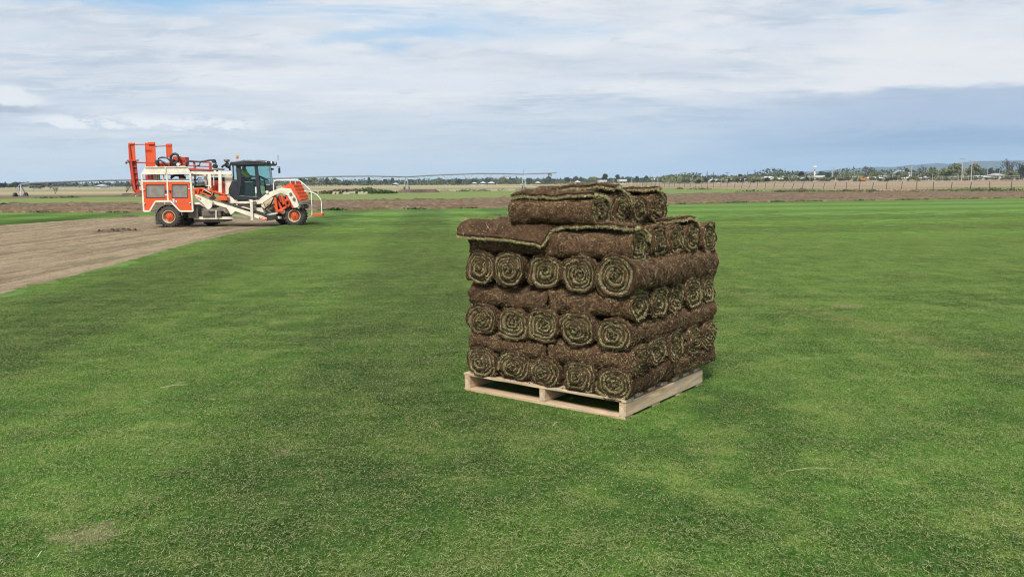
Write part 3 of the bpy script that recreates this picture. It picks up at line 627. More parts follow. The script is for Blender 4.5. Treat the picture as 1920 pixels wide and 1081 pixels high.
def flap_parts(roll, poly, parent, seed, x0=None, x1=None, label=None, droop=0.0):
    """the loose end of the strip: cross-section polyline (y, z) in the roll's frame, soil on top, grass underneath"""
    r = np.random.default_rng(seed); P = np.array(poly, float)*np.array([-1.0, 1.0]); d = np.concatenate([[0], np.cumsum(np.hypot(*np.diff(P, axis=0).T))]); n = 26; t = np.linspace(0, d[-1], n)
    y = np.interp(t, d, P[:, 0]); z = np.interp(t, d, P[:, 1])
    for _ in range(3): y[1:-1] = (y[:-2]+2*y[1:-1]+y[2:])/4; z[1:-1] = (z[:-2]+2*z[1:-1]+z[2:])/4
    x0 = -roll.L/2 if x0 is None else x0; x1 = roll.L/2 if x1 is None else x1; nx = 34; fx = np.linspace(0, 1, nx)
    X = (x0+(x1-x0)*fx)[:, None]+0*y[None]; X = X + (fx[:, None]-.5)*.03*np.sin(t[None]*25+seed)+ np.where((fx[:, None] < .01) | (fx[:, None] > .99), r.normal(size=X.shape)*.004, 0)
    w1 = .012*vnoise(X*9, t[None]*8, seed, 3)+.004*vnoise(X*40, t[None]*40, seed+1, 2); edge = (t/t[-1])[None]**3
    ty = np.gradient(y); tz = np.gradient(z); nl = np.hypot(ty, tz); ny, nz = -tz/nl, ty/nl
    if nz.mean() < 0: ny, nz = -ny, -nz
    jag = 1.0*edge*.012*vnoise(X*26, X*0+.3, seed+2, 4)
    Yb = y[None]+ny[None]*w1+ty[None]/nl[None]*jag; Zb = z[None]+nz[None]*w1+.01*edge*np.sin(X*8+seed)-droop*(fx[:, None])*edge+tz[None]/nl[None]*jag
    def lay(o): return np.stack([X, Yb+ny[None]*o, Zb+nz[None]*o], -1)
    T1 = .013; T2 = .012
    top = lay(T1+T2+r.normal(size=X.shape)*.0018); m_ = lay(T2); bo = lay(0)
    def slab(A, B):
        ni, nj = A.shape[:2]; V = np.concatenate([A.reshape(-1, 3), B.reshape(-1, 3)]); k = ni*nj; F = [grid_faces(ni, nj), grid_faces(ni, nj, k)[:, ::-1]]
        i = np.arange(ni-1); j = np.arange(nj-1)
        for c in (0, nj-1): F.append(np.stack([i*nj+c, (i+1)*nj+c, k+(i+1)*nj+c, k+i*nj+c], -1))
        for c in (0, ni-1): F.append(np.stack([c*nj+j, c*nj+j+1, k+c*nj+j+1, k+c*nj+j], -1))
        return V, np.concatenate(F)
    V, F = slab(top, m_); fl = link_mesh('flap', np_mesh('flap', V, F, True), earth, parent)
    if label: fl['label'] = label
    V, F = slab(m_-0.0005, bo); link_mesh('thatch', np_mesh('thatch', V, F, True), band_m, fl)
    # grass ends along the free edge and both cut sides, roots on top
    L_ = []
    def fringe(A, B, D0, n):
        i = r.uniform(0, len(A)-1.001, n); k = i.astype(int); f_ = (i-k)[:, None]; s_ = r.uniform(0, 1, n)[:, None]
        p = (A[k]*(1-f_)+A[k+1]*f_)*(1-s_)+(B[k]*(1-f_)+B[k+1]*f_)*s_; D = np.array(D0)+r.normal(size=(n, 3))*.7; D /= np.linalg.norm(D, axis=1, keepdims=True)
        S = np.cross(D, r.normal(size=(n, 3))); S /= np.linalg.norm(S, axis=1, keepdims=True); rd = r.uniform(.1, .84, n); g = r.uniform(size=n) < .12; rd[g] = r.uniform(.84, 1, g.sum())
        L_.append(strands(p, D, S, r.uniform(.010, .022, n), r.uniform(.0007, .0015, n), rd, .5, r))
    fringe(bo[:, -1], m_[:, -1], (0, ty[-1]/nl[-1], tz[-1]/nl[-1]), 900)
    fringe(bo[0], m_[0], (-1, 0, 0), 350); fringe(bo[-1], m_[-1], (1, 0, 0), 350)
    v, q, a = join_strands(L_); o = link_mesh('grass_tips', np_mesh('grass_tips', v, q, False, {'rnd': a}), tips_m, fl); o['kind'] = 'stuff'
    n = 1400; i = r.integers(0, nx-1, n); j = r.integers(0, 25, n); p = top[i, j]+r.normal(size=(n, 3))*.004; D = r.normal(size=(n, 3)); D[:, 2] *= .3; D /= np.linalg.norm(D, axis=1, keepdims=True)
    S = np.cross(D, np.stack([0*ny[j], ny[j], nz[j]], -1)); S /= np.linalg.norm(S, axis=1, keepdims=True)
    v, q, a = strands(p, D, S, r.uniform(.012, .04, n), r.uniform(.0006, .0012, n), r.uniform(0, 1, n)**1.3, .4, r)
    v = v + np.array([0, 0, .003]); o = link_mesh('roots', np_mesh('roots', v, q, False, {'rnd': a}), roots_m, fl); o['kind'] = 'stuff'

GROUP = 'turf rolls stacked on the pallet'
def place_roll(axis, row, c, z, L, a, b, seed, label, vis=2, green=0.0, off=0.0, tilt=0.0, swell=.12, **kw):
    """axis 'v': rolls run away to the back right; 'u': rolls run to the back left. c = (u, v) of the middle"""
    q_ = np.random.default_rng(seed+5); ro = Roll(L, a*q_.uniform(.97, 1.03), b*q_.uniform(.965, 1.05), seed, **kw); ro.green = green; ro.swell = swell
    P = np.array(PAL_A)+PU*c[0]+PV*c[1]
    d = -PV if axis == 'v' else -PU                    # local +x points at the visible end
    t = empty('turf_roll', (P[0], P[1], z), math.atan2(d[1], d[0])+tilt); tag(t, label, 'turf roll', GROUP)
    V, F = ro.sheet(vis > 0); link_mesh('soil_layer', np_mesh('soil_layer', V, F, True), earth, t)
    if vis > 0:
        V, F = ro.thatch(); link_mesh('grass_layer', np_mesh('grass_layer', V, F, True), band_m, t)
        v, q, a_ = join_strands(ro.tips(3800 if vis > 1 else 500, 700)); o = link_mesh('grass_tips', np_mesh('grass_tips', v, q, False, {'rnd': a_}), tips_m, t); o['kind'] = 'stuff'
        v, q, a_ = ro.roots(3600 if vis > 0 else 300); o = link_mesh('roots', np_mesh('roots', v, q, False, {'rnd': a_}), roots_m, t); o['kind'] = 'stuff'
    return t, ro
ORD = ['bottom', 'second', 'third', 'fourth', 'fifth', 'sixth']
LZ = [.220, .368, .525, .690, .872, 1.066]; LB = [.088, .086, .090, .091, .101, .101]
rl = random.Random(3)
POS5L = ['leftmost', 'second from left', 'middle', 'fourth from left', 'rightmost']
POS5R = ['nearest front corner', 'second from front corner', 'middle', 'fourth from front corner', 'farthest back']
for k in range(6):
    zc, b = LZ[k], LB[k]
    for i in range(5):
        sd0 = 100*k+10*i; th = rl.choice([-1.9, -1.2, -2.4, -.8, 2.9, -2.9, 3.4]); sp_ = rl.choice([1, 1, -1])
        if i == 4 and k % 2 == 0: th = math.pi
        if i == 0 and k % 2 == 1: th = 0.0
        if k % 2 == 0:      # ends face the front left
            u = 1.135-.261*i + rl.uniform(-.006, .006); a = .1315
            gr = [.16, .14, .08][k//2]
            kw = dict(th_end=th, spin=sp_, turns=rl.uniform(4.5, 5.6))
            if k == 0: kw['sq'] = .74
            if k == 0 and i == 4: u -= .002
            if k == 4 and i == 4: kw.update(loose=.030, th_end=-1.9, spin=1); u -= .01; b = .118
            place_roll('v', 0, (u, .30+rl.uniform(-.012, .012)), zc-b+rl.uniform(-.003, .003), .61, a, b, sd0+1, f'spiral-ended turf roll facing front left, {POS5L[i]} of five, {ORD[k]} layer', 2, gr, tilt=rl.uniform(-.02, .02), swell=[.22, 0, .24, 0, .20, 0][k], **kw)
            vis = 1 if i == 4 else 0
            place_roll('v', 1, (u-(.01 if i == 4 else 0), .925), zc-b, .62, a, b, sd0+2, (f'brown turf roll lying lengthwise at the far right end of the {ORD[k]} layer' if vis else 'turf roll hidden inside the stack behind the outer rolls'), vis, tilt=rl.uniform(-.02, .02), th_end=th, sq=.70 if k == 0 else .84)
        elif k < 5:
            v = .122+.2475*i + rl.uniform(-.006, .006); a = .1235
            place_roll('u', 0, (.268+rl.uniform(-.012, .012), v), zc-b+rl.uniform(-.003, .003), .61, a, b, sd0+1, f'spiral-ended turf roll facing right, {POS5R[i]} of five, {ORD[k]} layer', 2, .16, th_end=th, spin=sp_, turns=rl.uniform(4.4, 5.4), tilt=rl.uniform(-.02, .02), swell=.20)
            vis = 1 if i == 0 else 0
            place_roll('u', 1, (.925, v), zc-b, .63, a, b, sd0+2, (f'brown turf roll lying lengthwise at the left end of the {ORD[k]} layer' if vis else 'turf roll hidden inside the stack behind the outer rolls'), vis, tilt=rl.uniform(-.02, .02), th_end=th)
        else:               # sixth layer, open on top: loose ends lie on the rolls
            v = .122+.2475*i + rl.uniform(-.008, .008); a = .1235; dz = [0, .0, -.004, .006, -.006][i]
            t, ro = place_roll('u', 0, (.29+rl.uniform(-.015, .015), v), zc-b+dz, .63, a, b, sd0+1, f'spiral-ended turf roll facing right, {POS5R[i]}, of five, sixth layer', 2, .14, th_end=1.2, spin=1, turns=rl.uniform(4.3, 5.0))
            if i in (0, 3):
                # local y of these rolls points away from the front: free edge comes over the top towards the viewer
                A_, B_ = ro.a, ro.b
                if i == 0: pl_ = [(-.10*1, B_+.02), (-.085, B_*1.72), (-.03, B_*2.04), (.035, B_*2.10), (.085, B_*2.0)]
                else: pl_ = [(-.11, B_*1.2), (-.09, B_*1.75), (-.03, B_*2.08), (.03, B_*2.17), (.075, B_*2.10)]
                flap_parts(ro, pl_, t, 900+i, label='loose end of the strip lying on top with its green edge showing')
            vis = 2 if i == 0 else 1
            lab = ['left-end turf roll of the sixth layer with its loose flap jutting over the front'] + ['turf roll %s in the back left row of the sixth layer' % q for q in ('second from the front', 'third from the front', 'fourth from the front', 'farthest back')]
            t, ro = place_roll('u', 1, (.93, v), zc-b+dz, .63, a, b, sd0+2, lab[i], 1, th_end=.9, tilt=.02 if i == 0 else rl.uniform(-.02, .02))
            if i == 0: flap_parts(ro, [(-.12, B_*1.5), (-.05, B_*2.06), (.03, B_*2.14), (.09, B_*1.95), (.14, B_*1.62), (.185, B_*1.30)], t, 950, -.37, .34, 'loose soil-backed flap jutting out over the front of the roll', droop=.045)
            elif i in (1, 2): flap_parts(ro, [(-.10, B_*1.5), (-.03, B_*2.0), (.04, B_*2.12), (.09, B_*2.0)], t, 960+i)
# top layer: four rolls
for i, (v, uc, dz, tl) in enumerate(((.105, .57, -.004, .03), (.36, .56, .014, -.03), (.60, .57, -.006, .03), (.86, .55, .0, -.02))):
    lab = ['nearest the front', 'second from the front', 'third from the front', 'farthest right'][i]
    t, ro = place_roll('u', 0, (uc, v), 1.172+dz, .62, .126, .098, 700+i, f'turf roll lying on top of the stack, {lab} of the four', 2, .20, th_end=1.1, spin=1, turns=4.0, tilt=tl)
    B_ = .098
    if i == 0: flap_parts(ro, [(-.12, B_*1.1), (-.09, B_*1.8), (-.02, B_*2.10), (.045, B_*2.12), (.085, B_*1.96)], t, 980, label='loose end of the strip lying on top with its green edge showing')
    if i == 1: flap_parts(ro, [(-.125, B_*1.0), (-.10, B_*1.8), (-.02, B_*2.2), (.05, B_*2.26), (.085, B_*2.05)], t, 981, droop=-.02)
    if i == 3: flap_parts(ro, [(-.12, B_*1.1), (-.08, B_*1.85), (-.01, B_*2.1), (.06, B_*2.1)], t, 983, droop=-.02)

# crumbs of soil dropped on the pallet and the grass round it
cr = MB(); q_ = random.Random(12)
for k in range(90):
    if k < 45: u, v, z = q_.uniform(0, PAL_U), q_.choice([q_.uniform(0, .04), q_.uniform(0, PAL_V)]), TOPZ
    elif k < 75: u, v, z = q_.choice([q_.uniform(-.35, 0), q_.uniform(0, 1.3)]), q_.uniform(-.32, -.02), .014
    else: u, v, z = q_.uniform(-.3, -.02), q_.uniform(-.1, 1.2), .014
    p = np.array(PAL_A)+PU*u+PV*v; s = q_.uniform(.002, .007); r_ = bmesh.ops.create_icosphere(cr.bm, subdivisions=1, radius=s)
    for w_ in r_['verts']: w_.co = Vector((w_.co.x*q_.uniform(.7, 1.5)+p[0], w_.co.y*q_.uniform(.7, 1.5)+p[1], w_.co.z*.7+z+s*.6))
o = cr.build('soil_crumbs', earth); tag(o, 'small dark crumbs of soil fallen on the pallet edge and grass', 'soil crumbs', kind='stuff')
# ------------------------------------------------------------------ turf harvester
MO = Vector((-12.07, 29.74, -.034)); MPHI = R(3.0)
mn = Vector((-math.sin(MPHI), math.cos(MPHI), 0)); md_ = Vector((math.cos(MPHI), math.sin(MPHI), 0))
def mp(zx, zy, y=0.0):
    """machine frame (x forward, y to the far side, z up) of a point traced on the photo, at depth y"""
    d = pray(220+zx/4.8, 250+zy/4.8); C0 = Vector((0, 0, CAM_H))
    t = (y+(MO-C0).dot(mn))/d.dot(mn); q = C0+d*t-MO; return Vector((q.dot(md_), y, q.z))
def mpz(zx, zy, y=0.0): q = mp(zx, zy, y); return (q.x, q.z)
def tr(pts, y=0.0): return [mpz(a, b, y) for a, b in pts]
white = paint('cream_paint', (.78, .72, .59), .5, 0, .48, (.22, .17, .11))
orange = paint('orange_red_paint', (.70, .085, .014), .45, 0, .38, (.20, .10, .05))
red = paint('red_paint', (.46, .045, .018), .45, 0, .35, (.14, .07, .045))
dark = paint('black_cab_plastic', (.018, .022, .030), .35, 0, .15, (.08, .075, .07))
steel = paint('dirty_steel', (.16, .14, .12), .55, .3, .55)
rubber = paint('dusty_rubber', (.042, .038, .034), .9, 0, .65, (.16, .125, .09))
hose_m = paint('hose_rubber', (.016, .016, .018), .5, 0, .25)
beige = paint('rim_cream', (.62, .50, .32), .5, 0, .35)
def glass_mat(name, c, rough=.03, a=.55):
    m = bpy.data.materials.new(name); m.use_nodes = True; nt = NT(m.node_tree); m.node_tree.nodes.clear(); o = nt.n('ShaderNodeOutputMaterial')
    t = nt.n('ShaderNodeBsdfTransparent'); t.inputs[0].default_value = (*c, 1); g = nt.n('ShaderNodeBsdfGlossy'); g.inputs['Roughness'].default_value = rough
    ge = nt.n('ShaderNodeNewGeometry'); dp = nt.n('ShaderNodeVectorMath', operation='DOT_PRODUCT'); nt.link(ge.outputs['Normal'], dp.inputs[0]); nt.link(ge.outputs['Incoming'], dp.inputs[1]); x = nt.n('ShaderNodeMixShader'); nt.put(x.inputs[0], nt.m('ADD', .03, nt.m('MULTIPLY', .9, nt.m('POWER', nt.m('SUBTRACT', 1.0, nt.m('ABSOLUTE', dp.outputs['Value'])), 5.0)))); nt.link(t.outputs[0], x.inputs[1]); nt.link(g.outputs[0], x.inputs[2]); nt.link(x.outputs[0], o.inputs[0]); return m
tint = glass_mat('green_tinted_glass', (.76, .90, .875))
mesh_w = plain('grey_mesh_window', (.22, .20, .175), .5, 0, .18, 5)
hv = empty('turf_harvester', MO, MPHI); tag(hv, 'orange and cream self-propelled turf harvester with black cab on the cut soil edge', 'turf harvester')
def part(mb, name, m, parent=None, **k): return mb.build(name, m, parent or hv, **k)

# wheels
def tyre(R_, W, name='tyre', parent=None):
    mb = MB(); pr = [(R_*.56, -W/2+.03), (R_*.70, -W/2), (R_*.88, -W/2+.01), (R_*.955, -W/2+.05), (R_*.965, 0), (R_*.955, W/2-.05), (R_*.88, W/2-.01), (R_*.70, W/2), (R_*.56, W/2-.03)]
    mb.lathe(pr, (0, 0, 0), 'y', 48, closed=True)
    n = 22
    for k in range(n):
        for s_ in (-1, 1):
            a = (k+(.5 if s_ > 0 else 0))*2*math.pi/n; a2 = a+.16
            p = Vector((math.cos(a)*R_*.965, s_*(W/2-.02), math.sin(a)*R_*.965)); q = Vector((math.cos(a2)*R_*.975, s_*.02, math.sin(a2)*R_*.975)); mid_ = (p+q)/2
            mb.bar(p, q, .035, .055, up=mid_.normalized())
    return mb
def wheel(x, y, R_, W, near=True):
    w_ = empty('wheel', (x, y, R_)); w_.parent = hv
    t = part(tyre(R_, W), 'tyre', rubber, w_, smooth=True, ang=35)
    f = -1 if near else 1
    mb = MB(); mb.lathe([(R_*.585, f*(W/2-.03)), (R_*.60, f*(W/2+.012)), (R_*.555, f*(W/2+.012)), (R_*.52, f*(W/2-.06)), (R_*.50, f*(W/2-.15)), (R_*.40, f*(W/2-.17)), (.01, f*(W/2-.17))], (0, 0, 0), 'y', 40)
    part(mb, 'rim', beige, w_, smooth=True)
    mb = MB(); mb.lathe([(R_*.36, f*(W/2-.18)), (R_*.36, f*(W/2-.07)), (R_*.30, f*(W/2-.05)), (R_*.12, f*(W/2-.045)), (R_*.11, f*(W/2-.01)), (.005, f*(W/2-.01))], (0, 0, 0), 'y', 24)
    for k in range(8):
        a = k*math.pi/4; mb.box((math.cos(a)*R_*.25, f*(W/2-.04), math.sin(a)*R_*.25), (.025, .03, .025))
    part(mb, 'hub', orange, w_, smooth=True)
WR = .385
c = mp(462, 742, 0); wheel(c.x, .30, WR, .58)
wheel(c.x, 1.95, WR, .55, False)
c3 = mp(845, 745, 1.5); wheel(c3.x, 1.6, .37, .5)
cf = mp(1592, 740, .05); wf = cf.x; wheel(wf, .34, WR-.01, .56); wheel(wf-.62, 1.5, WR-.01, .45, False)
# axles and chassis
mb = MB(); mb.b2((c.x-.08, .45, .28), (c.x+.08, 1.8, .46)); part(mb, 'axle', steel, bevel=.01); mb = MB(); mb.b2((c3.x-.06, .8, .30), (c3.x+.06, 1.5, .42)); part(mb, 'axle', steel, bevel=.01); mb = MB(); mb.b2((wf-.37, .5, .28), (wf-.23, 1.4, .44)); part(mb, 'axle', steel, bevel=.01)
x0, x1 = mp(300, 740).x, mp(1560, 740).x
mb = MB(); mb.b2((x0, .62, .46), (x1, .76, .66)); mb.b2((x0, 1.42, .46), (x1, 1.56, .66))
for k in range(6): xx = x0+.3+k*(x1-x0-.6)/5; mb.b2((xx-.05, .76, .48), (xx+.05, 1.42, .62))
part(mb, 'chassis', white, bevel=.008)
q0 = mp(690, 775, .3); q1 = mp(1480, 745, .3)
mb = MB(); mb.b2((q0.x, .28, q0.z), (q1.x, .36, q1.z)); part(mb, 'lower_rail', white, bevel=.006)
mb = MB()
for (a, b, y0, y1, z0, z1) in ((690, 960, .45, 1.5, 715, 800), (760, 930, .2, .6, 700, 745), (640, 720, .2, 1.2, 640, 760), (1040, 1250, .6, 1.5, 640, 700)):
    p, q = mp(a, z1, y0), mp(b, z0, y0); mb.b2((p.x, y0, p.z), (q.x, y1, q.z))
part(mb, 'underbody', steel, bevel=.01)
for zx_ in (890,):
    p, q = mp(zx_, 770, .15), mp(zx_, 690, .15); mb = MB(); mb.tube([p, q], .03); part(mb, 'jack_leg', white)
# fender and mud flap
mb = MB(); cx = c.x; prof = []
for k in range(13):
    a = R(5+k*14); prof.append((cx+math.cos(a)*(WR+.10), WR+math.sin(a)*(WR+.07)))
outer = prof; inner = [(cx+(x-cx)*.93, WR+(z-WR)*.93) for x, z in prof]
for k in range(12):
    mb.prism([outer[k], outer[k+1], inner[k+1], inner[k]], .02, .60)
part(mb, 'fender', steel, smooth=True)
mb = MB(); mb.prism(tr([(340, 705), (378, 700), (400, 822), (345, 820)], .05), .05, .55); part(mb, 'mud_flap', rubber)

# rear housing with two orange doors
fr = [(220, 362), (657, 362), (681, 700), (566, 700), (480, 610), (345, 612), (291, 700), (240, 700)]
mb = MB(); P3 = [mp(a, b, .03) for a, b in fr]
for i in range(len(P3)): mb.bar(P3[i], P3[(i+1) % len(P3)], .06, .055)
for a, b in (((228, 430), (662, 430)), ((447, 362), (458, 610))): mb.bar(mp(*a, .03), mp(*b, .03), .055, .05)
for a in fr[:4:3] + [fr[1], fr[7]]:
    mb.bar(mp(*a, .03), mp(*a, .03)+Vector((0, 2.1, 0)), .05)
part(mb, 'housing_frame', white, bevel=.006)
mb = MB()
for i in range(len(P3)): mb.bar(P3[i]+Vector((0, 2.1, 0)), P3[(i+1) % len(P3)]+Vector((0, 2.1, 0)), .05)
part(mb, 'far_housing_frame', white)
def door(poly_parts, win, hnd, hinges):
    mb = MB()
    for pp in poly_parts: mb.prism(tr(pp, .025), .022, .045)
    d = part(mb, 'door', orange)
    mb = MB(); mb.prism(tr(win, .03), .031, .037); part(mb, 'window', mesh_w, d)
    mb = MB(); e = 5
    (a, b), (a2, b2) = win[0], win[2]
    for s_, t_ in (((a, b), (a2, b)), ((a2, b), (a2, b2)), ((a2, b2), (a, b2)), ((a, b2), (a, b))): mb.bar(mp(*s_, .018), mp(*t_, .018), .012, .02)
    part(mb, 'window_seal', hose_m, d)
    q = mp(*hnd, .01); mb = MB(); mb.lathe([(.004, -.03), (.032, -.03), (.036, 0), (.036, .014)], (q.x, q.y, q.z), 'y', 14); part(mb, 'handle', hose_m, d)
    for h in hinges:
        q = mp(*h, .0); mb = MB(); mb.box((q.x, -.008, q.z), (.06, .03, .03)); part(mb, 'hinge', white, d)
door([[(231, 438), (445, 438), (445, 463), (258, 463)], [(231, 438), (258, 463), (262, 578), (240, 690)], [(262, 578), (428, 578), (452, 602), (345, 604), (285, 692), (240, 692)], [(425, 463), (445, 438), (452, 602), (428, 578)]],
     [(258, 463), (425, 463), (428, 578), (262, 578)], (436, 520), [(238, 505), (245, 630)])
door([[(460, 438), (645, 438), (628, 462), (492, 462)], [(460, 438), (492, 462), (496, 578), (466, 602)], [(496, 578), (632, 578), (672, 692), (570, 692), (487, 602), (466, 602)], [(628, 462), (645, 438), (672, 692), (632, 578)]],
     [(492, 462), (628, 462), (632, 578), (496, 578)], (474, 520), [(645, 500), (655, 625)])
def decal(pts, m, y, parent=None, nm='decal'):
    mb = MB(); mb.prism(tr(pts, y), y-.004, y); return part(mb, nm, m, parent)
label_w = plain('white_decal', (.78, .78, .76), .4, 0, .03); label_r = plain('red_decal', (.6, .03, .02), .4, 0, .05)
decal([(497, 590), (515, 590), (515, 600), (497, 600)], label_w, .017); decal([(500, 604), (534, 603), (535, 622), (501, 623)], label_w, .017); decal([(425, 548), (445, 548), (445, 558), (425, 558)], label_w, .017)
for k in range(3): decal([(506+0*k, 607+k*5), (528, 607+k*5), (528, 609+k*5), (506, 609+k*5)], hose_m, .011)
decal([(517, 591), (521, 591), (521, 599), (517, 599)], hose_m, .011)
# cream roof boards of the housing
mb = MB(); mb.prism(tr([(250, 307), (428, 305), (432, 352), (218, 356)], .02), .02, .07); mb.prism(tr([(434, 305), (625, 303), (658, 350), (436, 352)], .02), .02, .07)
mb.bar(mp(248, 306, .0), mp(628, 303, .0), .03); mb.bar(mp(432, 303, -.01), mp(434, 358, -.01), .035); part(mb, 'hood_panel', white, bevel=.004)
mb = MB(); z_ = mp(400, 330, .1).z; xa, xb = mp(235, 350, .1).x, mp(640, 350, .1).x; mb.b2((xa, .09, z_-.03), (xb, 2.05, z_)); part(mb, 'housing_roof', steel)
# inside the housing: machinery seen through the open top
for a, b, d, e in ((262, 330, 372, 415), (560, 600, 380, 410)): mb = MB(); p, q = mp(a, e, .7), mp(b, d, .7); mb.b2((p.x, .6, p.z), (q.x, .9, q.z)); part(mb, 'lift_bracket', red, bevel=.01)
mb = MB()
for a, b, d, e in ((335, 362, 300, 430), (372, 380, 330, 430), (352, 372, 280, 305)): p, q = mp(a, e, .6), mp(b, d, .6); mb.b2((p.x, .5, p.z), (q.x, .62, q.z))
part(mb, 'inner_post', white, bevel=.006)
mb = MB(); mb.tube([mp(480, 405, .6), mp(520, 378, .6), mp(590, 385, .6), mp(612, 405, .6)], .035); mb.tube([mp(480, 385, .8), mp(600, 372, .8)], .03); part(mb, 'hydraulic_motor', hose_m, smooth=True)
for a, b, d, e in ((300, 420, 545, 600), (500, 610, 540, 600)):
    p, q = mp(a, e, .8), mp(b, d, .8); mb = MB(); mb.b2((p.x, .7, p.z), (q.x, 1.2, q.z)); part(mb, 'hopper', steel, bevel=.01)

# red masts at the tail
def mast(poly, y0, y1): 
    mb = MB(); mb.prism(tr(poly, y0), y0, y0+.03); mb.prism(tr(poly, y1), y1, y1+.03)
    a = [mp(*p_, y0) for p_ in poly]; b = [mp(*p_, y1) for p_ in poly]
    n = len(poly)
    for i in range(n):
        if i in (1, n-1) or n > 4: mb.bar(a[i], a[(i+1) % n], .03, .03)
    for k in range(5):
        t = (k+.5)/5; p = mp(poly[0][0]*(1-t)+poly[-1][0]*t, poly[0][1]*(1-t)+poly[-1][1]*t, y0); p2 = mp(poly[1][0]*(1-t)+poly[2][0]*t, poly[1][1]*(1-t)+poly[2][1]*t, y0)
        mb.bar(p+Vector((0, .02, 0)), p2+Vector((0, .02, 0)), .02, .05)
    part(mb, 'mast', orange if y0 < .8 else orange, bevel=.004)
mast([(102, 88), (152, 88), (160, 238), (108, 240)], .35, .47)
mast([(252, 84), (336, 84), (346, 300), (262, 300)], .8, .95)
mast([(440, 97), (488, 97), (492, 215), (446, 215)], 1.3, 1.42)
mb = MB(); mb.prism(tr([(280, 78), (338, 78), (338, 100), (280, 100)], .78), .74, .80); mb.prism(tr([(108, 85), (156, 85), (156, 100), (108, 100)], .33), .30, .36); mb.prism(tr([(446, 93), (488, 93), (488, 108), (446, 108)], 1.28), 1.25, 1.3)
part(mb, 'mast_cap', orange, bevel=.004)
mb = MB(); mb.prism(tr([(98, 108), (112, 108), (170, 530), (150, 530)], .3), .28, .34); mb.prism(tr([(104, 240), (168, 240), (196, 520), (140, 520)], .42), .40, .46)
for k in range(6): t = k/5; mb.bar(mp(100+50*t, 250+260*t, .36), mp(170+28*t, 250+260*t, .36), .04, .03)
mb.prism(tr([(150, 512), (212, 512), (212, 538), (165, 540)], .3), .28, .55); part(mb, 'pallet_mast', red, bevel=.004)
mb = MB(); mb.bar(mp(160, 101, .6), mp(280, 99, .6), .035); mb.bar(mp(338, 118, .9), mp(490, 112, .9), .035); mb.bar(mp(86, 246, .3), mp(190, 243, .3), .05); mb.bar(mp(165, 262, .5), mp(420, 270, .5), .08, .05); mb.bar(mp(100, 440, .3), mp(150, 432, .3), .04); part(mb, 'cross_bar', red, bevel=.004)
mb = MB(); mb.tube([mp(80, 255, .28), mp(80, 275, .28)], .03); mb.tube([mp(90, 262, .3), mp(190, 240, .3)], .022); mb.tube([mp(98, 430, .3), mp(100, 455, .3), mp(128, 470, .3)], .02); part(mb, 'mast_cylinder', hose_m)
mb = MB(); mb.tube([mp(205, 430, .4), mp(215, 480, .4), mp(205, 530, .4), mp(160, 568, .4)], .010, 6); part(mb, 'rear_cable', label_w, smooth=True)

# stacking head and red gantry on top
mb = MB()
for (a, b, d, e, y0, y1) in ((405, 470, 262, 296, .5, .8), (470, 620, 240, 290, .6, .9), (560, 612, 212, 260, .6, 1.0), (345, 400, 270, 300, .5, .7), (500, 560, 205, 245, .75, .95)):
    p, q = mp(a, e, y0), mp(b, d, y0); mb.b2((p.x, y0, p.z), (q.x, y1, q.z))
part(mb, 'stacking_head', red, bevel=.015)
mb = MB(); pts = [mp(517+37*math.cos(k*math.pi/9), 226+42*math.sin(k*math.pi/9), .45) for k in range(19)]; mb.tube(pts, .045, 8); part(mb, 'hose_loop', hose_m, smooth=True)
for path in ([(365, 290), (372, 225), (400, 216), (450, 222), (478, 250)], [(340, 250), (380, 240), (420, 262), (450, 285)], [(620, 300), (622, 262), (650, 250), (740, 256), (845, 240), (875, 255)], [(700, 300), (740, 285), (745, 262)], [(480, 230), (500, 290), (540, 296)], [(870, 240), (890, 262), (878, 300)]):
    mb = MB(); mb.tube([mp(a, b, .45) for a, b in path], .032 if path[0][0] < 640 else .022, 8); part(mb, 'hydraulic_hose', hose_m, smooth=True)
for a, b, r_ in ((550, 282, .065), (868, 250, .07), (880, 296, .085), (500, 245, .06), (360, 262, .06)):
    q = mp(a, b, .45); mb = MB(); mb.lathe([(.01, -.06), (r_*.8, -.06), (r_, -.04), (r_, .06), (.01, .06)], (q.x, q.y, q.z), 'y', 18); part(mb, 'reel', white if a == 550 else hose_m, smooth=True)
mb = MB(); mb.bar(mp(620, 292, .5), mp(900, 303, .5), .05, .04); mb.bar(mp(625, 325, .5), mp(905, 338, .5), .08, .10); mb.bar(mp(690, 246, .5), mp(697, 320, .5), .06, .08); mb.bar(mp(835, 262, .5), mp(838, 322, .5), .07, .10); mb.bar(mp(640, 252, .9), mp(830, 262, .9), .05)
mb.bar(mp(625, 330, 1.2), mp(905, 342, 1.2), .08, .08); mb.bar(mp(1010, 300, .8), mp(1014, 335, .8), .06); part(mb, 'gantry', red, bevel=.006)
mb = MB(); mb.bar(mp(640, 340, .4), mp(965, 322, .4), .05, .035); mb.bar(mp(900, 322, .45), mp(960, 326, .45), .07, .06); part(mb, 'slide_rail', steel)
